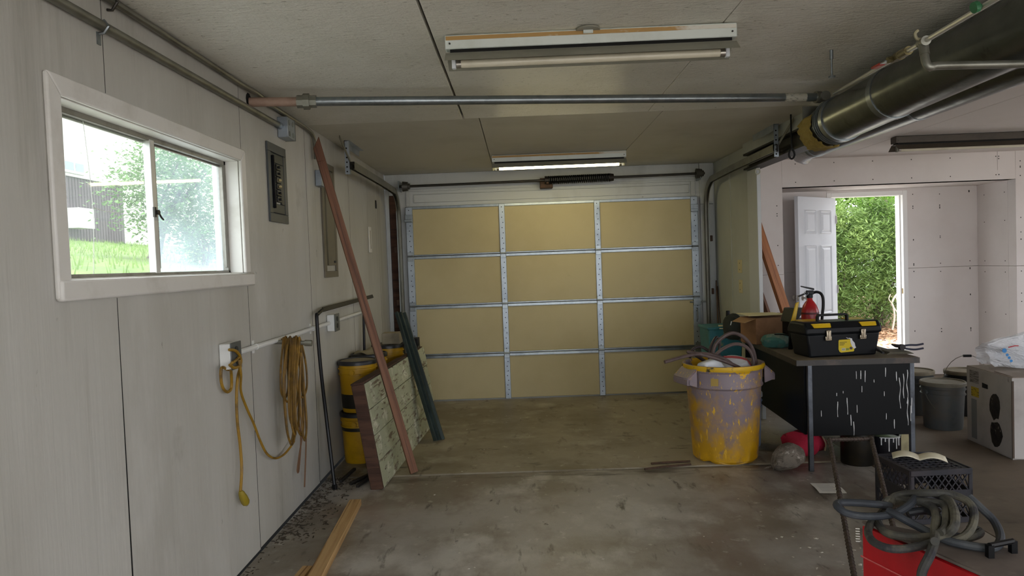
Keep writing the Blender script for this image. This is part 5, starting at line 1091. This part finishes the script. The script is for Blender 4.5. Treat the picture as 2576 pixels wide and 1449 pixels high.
for s in (.12, .6):
    c_ = B_.lerp(A_, s)+V((.03, 0, 0)); part('caster', G().cyl(pz_(c_, .05), pz_(c_, .05)+V((.05, .015, 0)), .05, n=18), rubber_dark, wd, world=True)
    part('caster_fork', G().box(pz_(c_, .04)-V((.006, .02, 0)), pz_(c_, .105)+V((.0, .02, 0))), dark_steel, wd, world=True)
    c_ = B_.lerp(A_, s)+V((.30, .06, 0)); part('caster', G().cyl(pz_(c_, .05), pz_(c_, .05)+V((.05, .015, 0)), .05, n=18), rubber_dark, wd, world=True)
    part('caster_fork', G().box(pz_(c_, .04)-V((.006, .02, 0)), pz_(c_, .105)+V((.0, .02, 0))), dark_steel, wd, world=True)
# rebar tow handle
rbm = M('rebar_steel', '#4a403a', .6, .5, layers=[('#5e5048', 20, .45, .7)], bump=(120, .002))
T1, T2 = oy(2087, 1106, 3.86), oy(2192, 1104, 3.86)
N1 = V((1.33, 2.62, .10)); N1 = oy(2158, 1500, 2.72); N2 = oy(2262, 1385, 2.95)
th_ = root('tow_handle', (1.6, 3.2, 0), label='bent rebar pull handle rising from the red machine towards the desk', cat='pull handle')
path = cr([N1, N1.lerp(T1, .5), N1.lerp(T1, .95), T1], 6)[:-1]+cr([T1, T1.lerp(T2, .5), T2.lerp(T1, .06), T2, T2.lerp(N2, .08), T2.lerp(N2, .5), N2], 6)
N1f = V((N1.x-.03, N1.y-.15, .012)); 
part('bar', G().tube([N1f]+path+[V((N2.x-.02, N2.y-.2, .012))], .0105, 8), rbm, th_, world=True)
rg_ = G()
for i in range(2, len(path)-1):
    a_, b_ = path[i-1], path[i]; k = max(1, int((b_-a_).length/.022))
    for j in range(k):
        p = a_.lerp(b_, j/k); d = (b_-a_).normalized(); rg_.cyl(p-d*.003, p+d*.003, .0125, n=8)
part('bar_ribs', rg_, rbm, th_, world=True, kind='stuff')
# cables
def cab(pts, r, mat, parent, name='loop'):
    return part(name, G().tube(cr([oz(q[0], q[1], q[2]) for q in pts], 6), r, 10), mat, parent, world=True)
z = ZM
cw_ = root('welding_cable', (1.25, 2.1, ZM), label='tangled coil of dusty grey welding cable on the red machine', cat='cable')
cab([(2340, 1500, .50), (2318, 1449, .56), (2340, 1395, .612), (2352, 1358, .625), (2352, 1330, .64), (2355, 1300, .66), (2345, 1275, .67), (2310, 1262, .67), (2270, 1262, .66), (2235, 1275, .64), (2212, 1300, .62), (2210, 1318, .615), (2230, 1340, .615), (2270, 1350, .615), (2320, 1352, .618), (2375, 1345, .63), (2400, 1325, .66), (2402, 1290, .68), (2390, 1262, .69), (2372, 1252, .69)], .0122, rubber, cw_)
cab([(2372, 1252, .69), (2340, 1240, .69), (2305, 1250, .68), (2288, 1270, .67), (2255, 1290, .65), (2215, 1298, .64), (2165, 1298, .64), (2128, 1290, .65), (2108, 1276, .66), (2105, 1268, .66), (2118, 1264, .66), (2160, 1265, .66), (2200, 1268, .66), (2240, 1272, .65)], .0112, M('blue_grey_rubber', '#2c3036', .7, layers=[('#45484a', 9, .48, .64)]), cw_)
cab([(2240, 1268, .655), (2250, 1250, .67), (2280, 1243, .68), (2330, 1240, .70), (2390, 1243, .70), (2435, 1262, .69), (2450, 1290, .67), (2445, 1325, .645), (2425, 1350, .625), (2400, 1360, .615), (2440, 1352, .615), (2460, 1345, .615), (2466, 1338, .615), (2455, 1332, .618), (2438, 1330, .622)], .0115, rubber, cw_)
cab([(2438, 1250, .69), (2470, 1280, .665), (2500, 1310, .64), (2516, 1345, .618), (2512, 1370, .614), (2490, 1378, .613), (2440, 1373, .613), (2390, 1362, .615), (2350, 1345, .62), (2300, 1320, .632), (2260, 1298, .65), (2235, 1285, .655)], .0115, M('blue_grey_rubber', '#3d4148'), cw_)
cab([(2205, 1305, .62), (2190, 1318, .614), (2184, 1340, .612), (2196, 1362, .61), (2230, 1378, .608), (2270, 1381, .608), (2315, 1374, .612), (2345, 1365, .625), (2352, 1362, .64)], .0115, rubber, cw_)
cab([(2225, 1275, .64), (2228, 1262, .66), (2245, 1255, .665), (2270, 1258, .665), (2310, 1260, .675), (2370, 1268, .68), (2380, 1295, .67), (2378, 1325, .65), (2365, 1340, .64)], .0108, rubber, cw_)
cab([(2285, 1290, .64), (2330, 1285, .65), (2360, 1300, .65), (2375, 1330, .64), (2390, 1345, .625), (2420, 1352, .615)], .0115, rubber_dark, cw_)
# orange cone behind
oc_ = root('traffic_cone', (2.12, 2.62, 0), label='orange plastic cone standing behind the red machine', cat='cone')
om = M('faded_orange', '#c0562a', .55, layers=[('#8e4a24', 5, .5, .75)])
part('cone_body', G().lathe([(.16, .03), (.155, .05), (.125, .28), (.105, .46), (.095, .56), (.05, .60), (0, .60)], 28), om, oc_)
part('cone_base', G().box((-.2, -.2, 0), (.2, .2, .03)), om, oc_, bevel=.01)

# ================================================================== OPEN BAY: BUCKETS, BOX, LUMBER
GB = 'grey pails in the open bay'
bucket('grey_pail', 3.345, 5.68, 0, 'dirty blue grey pail with white grip beside the desk', bucket_grey, M('grey_lid', '#6f6a5c', .6, layers=[('#8a8474', 5, .45, .7)]), GB, r=.155, h=.37, bail=-65, rz=.25)
bucket('grey_pail', 3.41, 6.22, 0, 'grey pail with tan dusty lid behind the blue grey pail', bucket_grey, lid_dust, GB, r=.155, h=.375)
bucket('grey_pail', 3.80, 6.12, 0, 'dark grey pail with its wire handle standing up', M('dark_bucket', '#2e3032', .5, layers=[('#443f38', 5, .5, .75)]), lid_dust, GB, r=.155, h=.375, bail=78, rz=-.2)
# white box with torn holes
P0, P1 = oz(2548, 1157), oz(2438, 1106)   # near corner, far left corner
dx_ = (P1-P0); Ld = .62
bxm = Matrix.Translation(P0) @ Matrix.Rotation(math.atan2(dx_.y, dx_.x), 4, 'Z')   # local X along the visible side, -Y to the right
bx = root('shipping_box', mat=bxm, label='large white cardboard carton with torn holes and labels', cat='box')
wc = M('white_carton', '#b3aeaa', .8, layers=[('#9d9792', 4, .45, .75), ('#7d766f', 14, .68, .8)])
Lb, Wb, Hb = .56, .62, .55
part('side', G().box((0, -.006, 0), (Lb, 0, Hb)), wc, bx); part('side', G().box((0, -Wb, 0), (.006, -.006, Hb)), wc, bx)
part('side', G().box((0, -Wb, 0), (Lb, -Wb+.006, Hb)), wc, bx); part('side', G().box((Lb-.006, -Wb, 0), (Lb, 0, Hb)), wc, bx); part('bottom', G().box((0, -Wb, 0), (Lb, 0, .006)), wc, bx)
fm_ = M('carton_flap', '#8d8278', .85, layers=[('#a59a90', 6, .5, .75)])
part('flap', G().hexa([(0, -.003, Hb), (Lb, -.003, Hb), (Lb, -.003, Hb+.004), (0, -.003, Hb+.004), (.02, -.30, Hb+.004), (Lb-.02, -.30, Hb+.006), (Lb-.02, -.30, Hb+.010), (.02, -.30, Hb+.008)]), fm_, bx)
part('flap', G().hexa([(.0, -Wb, Hb), (.004, -Wb, Hb+.004), (.004, -.02, Hb+.004), (0, -.02, Hb), (.24, -Wb, Hb+.010), (.24, -Wb, Hb+.014), (.24, -.02, Hb+.014), (.24, -.02, Hb+.010)]), fm_, bx)
def sp(a, b, d): return V((a, d, b))
hm = M('torn_hole_dark', '#2a241e', .9, layers=[('#15120f', 20, .45, .6), ('#6d6259', 14, .62, .68)])
rn = random.Random(8)
def torn(cx, cz, rx, rz_, k=14): return [(cx+rx*math.cos(2*math.pi*i/k)*rn.uniform(.8, 1.1), cz+rz_*math.sin(2*math.pi*i/k)*rn.uniform(.85, 1.1)) for i in range(k)][::-1]
part('torn_hole', G().prism(torn(.20, .32, .075, .095), .0005, .0022, sp), hm, bx, smooth=0)
part('torn_hole', G().prism(torn(.19, .13, .075, .09), .0005, .0022, sp), hm, bx, smooth=0)
part('hand_hole', G().prism([(.285, .425), (.355, .425), (.355, .46), (.285, .455)][::-1], .0005, .0022, sp), gap_black, bx, smooth=0)
part('print_block', G().prism([(.40, .44), (.52, .44), (.52, .53), (.40, .53)][::-1], .0005, .0015, sp), M('faint_box_print', '#8e8985', .8, layers=[('#5a5550', 60, .5, .56, (.3, .3, 3))]), bx, smooth=0)
part('yellow_label', G().prism([(.40, .34), (.50, .34), (.50, .41), (.40, .41)][::-1], .0005, .0015, sp), M('yellow_sticker', '#b9a022', .6, layers=[('#5c5218', 60, .56, .6, (.4, .4, 2))]), bx, smooth=0)
part('grey_strip', G().prism([(.43, .03), (.50, .03), (.50, .32), (.43, .32)][::-1], .0005, .0013, sp), M('grey_strip_tape', '#7d8080', .7), bx, smooth=0)
part('seam_tape', G().box((-.003, -.010, .01), (.004, .002, Hb-.02)), M('brown_edge', '#4c4036', .8), bx)
part('torn_hole', G().prism(torn(-.16, .36, .07, .08), -.0022, -.0005, lambda a, b, d: V((d, a, b))), hm, bx, smooth=0)
# clear plastic bag on the box
pbg = root('plastic_bag', (3.62, 5.0, Hb), label='clear plastic bag with blue marks and a red line on the white carton', cat='bag')
cl2 = bpy.data.materials.new('clear_film'); cl2.use_nodes = True
_b = cl2.node_tree.nodes['Principled BSDF']; _b.inputs['Base Color'].default_value = lin('#f0f3f8'); _b.inputs['Roughness'].default_value = .18; _b.inputs['Alpha'].default_value = .55
_n = cl2.node_tree.nodes.new('ShaderNodeTexNoise'); _n.inputs['Scale'].default_value = 9; _bp = cl2.node_tree.nodes.new('ShaderNodeBump'); _bp.inputs['Distance'].default_value = .03
cl2.node_tree.links.new(_n.outputs['Fac'], _bp.inputs['Height']); cl2.node_tree.links.new(_bp.outputs[0], _b.inputs['Normal'])
def bagpt(u, v):   # u across, v up; a rumpled standing sheet
    p = oy(2475+u*190+ (1-v)*28*(1-u), 865-u*42+(1-v)*(58+u*50), 5.05)
    return p+V((0, .05*math.sin(u*7+v*4)*.5+.02*math.sin(v*11+u*13), 0))
def bagback(u, v): p = bagpt(u, v); return p+V((0, .05+.16*math.sin(v*math.pi*.5+.6)*(1-v*.9), 0))
part('front_film', G().grid(bagpt, 18, 10), cl2, pbg, world=True, smooth=60); part('back_film', G().grid(bagback, 14, 8), cl2, pbg, world=True, smooth=60)
part('hem', G().tube([bagpt(i/12, 1) for i in range(13)], .004, 6), white_plastic, pbg, world=True)
part('inner_wad', blob(oy(2560, 893, 5.12), .14, .07, .06, 14, amp=.3), white_plastic, pbg, world=True)
blu = M('blue_print', '#2f7fc0', .5); redp = M('red_print', '#c0303c', .5)
for (px, py, r) in ((2527, 882, .016), (2534, 893, .010), (2539, 900, .010), (2544, 908, .010)):
    c_ = oy(px, py, 4.985); part('blue_mark', G().cyl(c_, c_+V((0, .002, 0)), r, n=14), blu, pbg, world=True)
part('red_line', G().tube([oy(2537, 874, 4.985), oy(2552, 870, 4.985), oy(2562, 870, 4.985)], .0035, 6), redp, pbg, world=True)
# lumber leaning behind the post
LM = 'boards leaning behind the partition post'
board('leaning_board', V((2.77, 6.75, .012)), V((2.44, 7.395, 1.84)), .135, .035, orange_wood, 'broad orange brown board leaning on the drywall behind the post', 'lumber', up=(.55, -.8, 0), group=LM)
board('leaning_board', V((2.60, 6.74, .012)), V((2.30, 7.37, 1.58)), .04, .06, red_wood, 'narrow darker board leaning beside the broad orange board', 'lumber', up=(.55, -.8, 0), group=LM)
board('leaning_board', V((2.40, 6.85, .012)), V((2.24, 7.38, 1.20)), .05, .02, red_wood, 'thin reddish lath leaning close to the partition post', 'lumber', up=(.55, -.8, 0), group=LM)
# thin rods in the corner
for i, (a, b) in enumerate((((1.93, 6.95, .012), (2.035, 7.395, 1.18)), ((1.99, 6.98, .012), (2.045, 7.39, 1.12)))):
    solo('thin_rod', G().tube([V(a), V(a).lerp(V(b), .5), V(b)], .006, 7), rust, ['longer thin rusty rod standing in the corner by the door track', 'shorter thin rusty rod standing in the corner by the door track'][i], 'rod', 'thin rods in the corner')
# broom standing pole beside desk? (none)

# ================================================================== OUTSIDE
gr = M('gravel_ground', '#c4bfb8', .95, layers=[('#d6d2cb', 14, .45, .6), ('#948b80', 24, .58, .70)], bump=(40, .02))
lit = M('leaf_litter', '#8a6f57', .95, layers=[('#b08c6e', 18, .45, .6), ('#5a4636', 26, .52, .66), ('#7a8a4a', 6, .66, .74)], bump=(26, .03))
solo('ground_gravel', G().box((AL0-2, AY+.15, -.25), (14, 11.6, -.02)), gr, 'pale gravel strip outside the entry door', 'ground', kind='structure')
solo('ground_litter', G().box((AL0-4, 11.601, -.25), (16, 26, .01)), lit, 'brown leaf litter under the woodland edge', 'ground', kind='structure')
solo('ground_front', G().box((-30, -40, -.3), (40, YB-.13, -.03)), gr, 'gravel yard in front of the building', 'ground', kind='structure')
solo('ground_side', G().box((XE+.13, YB-.13, -.3), (40, AY, -.03)), gr, 'gravel yard beside the building', 'ground', kind='structure')
def lawnz(x, y):
    d = max(0, -1.7-x); return .55+.36*min(d, 3)*.6+.115*d+.02*math.sin(y*.7+x)
solo('ground_lawn', G().grid(lambda u, v: V((-1.7-u*26, -2+v*44, lawnz(-1.7-u*26, -2+v*44))), 40, 60), grass_mat, 'bright green lawn bank outside the window', 'lawn', kind='structure')
road = M('pale_road', '#9b9994', .9)
# grass tufts
rn = random.Random(77); gg_ = G()
for k in range(9000):
    x, y = -1.9-rn.random()**1.3*14, rn.uniform(3, 27); z = lawnz(x, y); h = rn.uniform(.05, .16); a = rn.uniform(0, 6.3); w = .012
    gg_.add([(x-w*math.cos(a), y-w*math.sin(a), z-.02), (x+w*math.cos(a), y+w*math.sin(a), z-.02), (x+rn.uniform(-.05, .05), y+rn.uniform(-.05, .05), z+h)], [(0, 1, 2)])
solo('lawn_grass', gg_, M('grass_blade', '#6a8a3c', .8, layers=[('#84a050', 2, .45, .7)], trans=.3), 'long grass blades on the lawn bank', 'grass', kind='stuff', smooth=0)

def leaves(c, rad, n, size, seed, mat_fn=None, long=1.0, droop=0, shell=.55, fine=.42):
    """leaf blades scattered through an ellipsoid crown"""
    rr = random.Random(seed); g_ = G(); clumps = [(rr.gauss(0, 1), rr.gauss(0, 1), rr.gauss(0, 1)) for _ in range(max(14, n//60))]
    cl_pts = []
    for q in clumps:
        d = V(q).normalized(); k = shell+(1-shell)*rr.random()**.5; cl_pts.append(V((c[0]+d.x*rad[0]*k, c[1]+d.y*rad[1]*k, c[2]+d.z*rad[2]*k)))
    for i in range(n):
        b = rr.choice(cl_pts); s = size*rr.uniform(.6, 1.3); sp_r = min(rad)*.28
        p = b+V((rr.gauss(0, 1), rr.gauss(0, 1), rr.gauss(0, .7)))*sp_r
        a = rr.uniform(0, 6.3); t = rr.uniform(-.6, .9)-droop
        d = V((math.cos(a)*math.cos(t), math.sin(a)*math.cos(t), math.sin(t))); sdv = d.cross(V((rr.uniform(-.5, .5), rr.uniform(-.5, .5), 1))).normalized()
        l, w = s*long, s*fine
        up_ = sdv.cross(d)*w*.25
        g_.add([p, p+d*l*.5+sdv*w-up_, p+d*l, p+d*l*.5-sdv*w-up_, p+d*l*.5], [(0, 1, 4), (1, 2, 4), (2, 3, 4), (3, 0, 4)])
    return g_
def plant(name, base, c, rad, n, size, seed, mat, label, cat, long=1, droop=0, stems=5, group=None, stem_r=.02, stem_mat=None, shell=.55, fine=.42):
    o = root(name, base, label=label, cat=cat, group=group)
    part('foliage', leaves(c, rad, n, size, seed, None, long, droop, shell, fine), mat, o, world=True, smooth=0, kind='stuff')
    rr = random.Random(seed+1)
    for k in range(stems):
        d = V((rr.uniform(-1, 1)*rad[0]*.6, rr.uniform(-1, 1)*rad[1]*.6, rr.uniform(0, .5)*rad[2])); e = V(c)+d; b = V(base)+V((rr.uniform(-.1, .1)*rad[0], rr.uniform(-.1, .1), -.02))
        part('stem', G().tube(cr([b, b.lerp(e, .4)+V((rr.uniform(-.1, .1), rr.uniform(-.1, .1), .1)), e], 5), [stem_r*(1-.7*i/10) for i in range(11)], 6), stem_mat or bark, o, world=True)
    return o
# woodland seen through the entry door (viewed along x/y = .47)
WG = 'woodland edge beyond the entry door'
plant('cedar_shrub', (5.55, 12.6, 0), (5.55, 12.6, 1.15), (.75, .6, 1.05), 15000, .05, 101, leaf_b, 'feathery olive green shrub nearest the gravel outside the door', 'shrub', 2.4, .15, 6, WG, fine=.22)
plant('cedar_shrub', (6.55, 13.1, 0), (6.55, 13.1, 1.25), (.85, .6, 1.15), 15000, .05, 102, leaf_b, 'feathery green shrub beside the bleached dead branch', 'shrub', 2.4, .15, 6, WG, fine=.22)
plant('cedar_shrub', (6.1, 13.9, 0), (6.2, 13.9, 1.35), (1.5, .6, .85), 14000, .06, 103, leaf_b, 'taller feathery shrub rising behind the two front shrubs', 'shrub', 2.4, .1, 6, WG, fine=.22)
plant('leafy_tree', (5.2, 14.9, 0), (5.45, 14.8, 3.2), (1.4, .8, 1.4), 7500, .12, 104, leaf_a, 'bright broad leaved tree on the hinge side of the doorway view', 'tree', 1.2, .3, 5, WG, .05)
plant('leafy_tree', (8.7, 16.2, 0), (8.6, 16.0, 3.2), (1.3, 1.0, 1.9), 5000, .12, 105, leaf_a, 'bright broad leaved tree past the vine covered trunk', 'tree', 1.2, .3, 5, WG, .05)
vt = root('vine_trunk', (7.38, 14.6, 0), label='grey tree trunk wrapped in bright green vine leaves', cat='tree', group=WG)
part('trunk', G().tube(cr([(7.38, 14.6, -.05), (7.40, 14.6, 1.5), (7.36, 14.6, 3.2), (7.42, 14.6, 6)], 5), .15, 14), bark, vt, world=True)
part('vine_leaves', leaves((7.08, 14.25, 2.35), (.30, .16, .75), 1100, .13, 106, None, 1.0, .7, .2), M('vine_leaf', '#7ab02c', .55, layers=[('#93c53c', 3, .45, .7), ('#4f8420', 4, .55, .8)], trans=.5), vt, world=True, smooth=0, kind='stuff')
for k, (x, y, h, sd_) in enumerate(((3.9, 18, 4.2, 201), (6.0, 18.6, 4.6, 202), (8.4, 18.6, 4.8, 203), (10.8, 18.5, 4.4, 204), (2.0, 17.5, 4.0, 205), (12.9, 18.2, 4.4, 206))):
    plant('woodland_tree', (x, y, 0), (x, y, h*.62), (1.7, 1.0, h*.62), 6000, .16, sd_, leaf_a if k % 2 else M('leaf_deep_green', '#3f6426', .65, layers=[('#577d33', 1.5, .45, .7)], trans=.4),  # deeper green leaves on every other tree
          ['deep green woodland tree closing the view behind the shrubs', 'fresh green woodland tree behind the vine trunk', 'dark woodland tree behind the far shrubs', 'pale green woodland tree past the doorway view', 'dark woodland tree behind the drywall', 'fresh woodland tree at the far wood edge'][k], 'tree', 1.1, .2, 4, WG, .07, shell=.2)
dbr = root('dead_branch', (6.6, 12.3, 0), label='bleached bare branch arching in front of the shrubs', cat='branch', group=None)
bw = M('bleached_wood', '#b5aa9a', .8)
q = lambda px, py: oy(px, py, 12.2)
for nm, seq, r in (('main_stem', [(2245, 830), (2250, 800), (2248, 775), (2244, 762), (2252, 745), (2264, 735), (2272, 733)], .017), ('twig', [(2246, 770), (2256, 785), (2264, 800), (2272, 806)], .010), ('twig', [(2252, 745), (2258, 760), (2262, 775)], .008), ('twig', [(2244, 764), (2236, 752), (2240, 740)], .008)):
    part(nm, G().tube(cr([q(*p) for p in seq], 5), r, 6), bw, dbr, world=True)
rn = random.Random(55); lg = G()
for k in range(2600):
    x, y = rn.uniform(3.4, 9), rn.gauss(12.0, .9); s = rn.uniform(.03, .08); a = rn.uniform(0, 6.3)
    z = .012 if y > 11.6 else -.018
    if y < 9.6: continue
    lg.add([(x+s*math.cos(a), y+s*math.sin(a), z+rn.uniform(0, .05)), (x+.4*s*math.cos(a+1.6), y+.4*s*math.sin(a+1.6), z+rn.uniform(0, .03)), (x-s*math.cos(a), y-s*math.sin(a), z), (x+.4*s*math.cos(a-1.6), y+.4*s*math.sin(a-1.6), z+rn.uniform(0, .03))], [(0, 1, 2, 3)])
solo('fallen_leaves', lg, M('dry_leaf', '#a27e60', .9, layers=[('#c4a283', 3, .45, .7), ('#6f543f', 4, .55, .8)], trans=.2), 'dry brown leaves scattered at the woodland edge', 'leaves', kind='stuff', smooth=0)
# neighbouring house seen through the window
HX = -14.5
def hz(px, py): return ox(px, py, HX)
hb = root('neighbour_house', (HX, 22, 2.5), label='neighbouring house with white upper wall and brown siding below', cat='house')
sid_w = M('white_siding', '#a9a8a2', .7, layers=[('#9a988f', .8, .5, .8)]); sid_b = M('brown_siding', '#3d3138', .75, layers=[('#32282e', 2, .45, .8)])
zb, zm = 2.6, hz(230, 449).z
ya, yb, ye = 17, hz(312, 560).y, 40
part('lower_wall', G().box((HX-6, ya, 1.0), (HX, yb, zm)), sid_b, hb, world=True)
bd = G()
for k in range(int((yb-ya)/.16)): bd.box((HX, ya+k*.16, 1.2), (HX+.02, ya+k*.16+.03, zm))
part('siding_battens', bd, sid_b, hb, world=True, kind='stuff')
part('upper_wall', G().box((HX-6, ya, zm), (HX+.05, ye, zm+4.5)), sid_w, hb, world=True)
part('pale_wing', G().box((HX-6, yb+.01, 1.0), (HX-.05, ye, zm)), sid_w, hb, world=True)
part('band', G().box((HX+.05, ya, zm-.08), (HX+.09, yb, zm)), M('grey_band', '#8f8a88', .7), hb, world=True)
wa, wb2 = hz(150, 397), hz(207, 442)
wn_ = part('window', G().box((HX+.05, wa.y, wb2.z), (HX+.11, wb2.y, wa.z)), white_paint, hb, world=True)
ymid = (wa.y+wb2.y)/2
for u, v in ((wa.y+.08, ymid-.05), (ymid+.05, wb2.y-.08)): part('pane', G().box((HX+.11, u, wb2.z+.08), (HX+.12, v, wa.z-.08)), M('house_pane', '#5f6c72', .15), wn_, world=True)
pa, pb2 = hz(158, 523), hz(201, 577)
part('white_unit', G().box((HX+.03, pa.y, pb2.z), (HX+.5, pb2.y, pa.z)), white_paint, hb, world=True)
part('roof', G().prism([(HX-6.4, zm+4.4), (HX+.5, zm+4.4), (HX-3, zm+6.6)], ya-.4, ye+.4, lambda a, b, d: V((a, d, b))), M('grey_shingle_roof', '#6c6a68', .9), hb, world=True)
# tree in front of the house
plant('garden_tree', (-6.3, 12.2, lawnz(-6.3, 12.2)), (-5.55, 11.6, 2.85), (.85, .9, .88), 9000, .055, 301, leaf_c, 'pale leafy garden tree outside the window', 'tree', 1.3, .25, 7, None, .04, shell=.25)
plant('garden_shrub', (-5.0, 11.2, lawnz(-5, 11.2)), (-5.0, 11.2, 2.0), (.30, .35, .40), 1800, .05, 302, M('leaf_shrub_dark', '#3e6b38', .6, layers=[('#5b8a4c', 2, .45, .7)], trans=.35), 'dense green shrub at the foot of the garden tree', 'shrub', 1.3, .2, 4)
solo('pavement', G().grid(lambda u, v: V((-1.75-u*2.2, 2+v*22, lawnz(-1.75-u*2.2, 2+v*22)+.012)), 6, 30), road, 'pale concrete walk outside along the window wall', 'path', kind='structure')
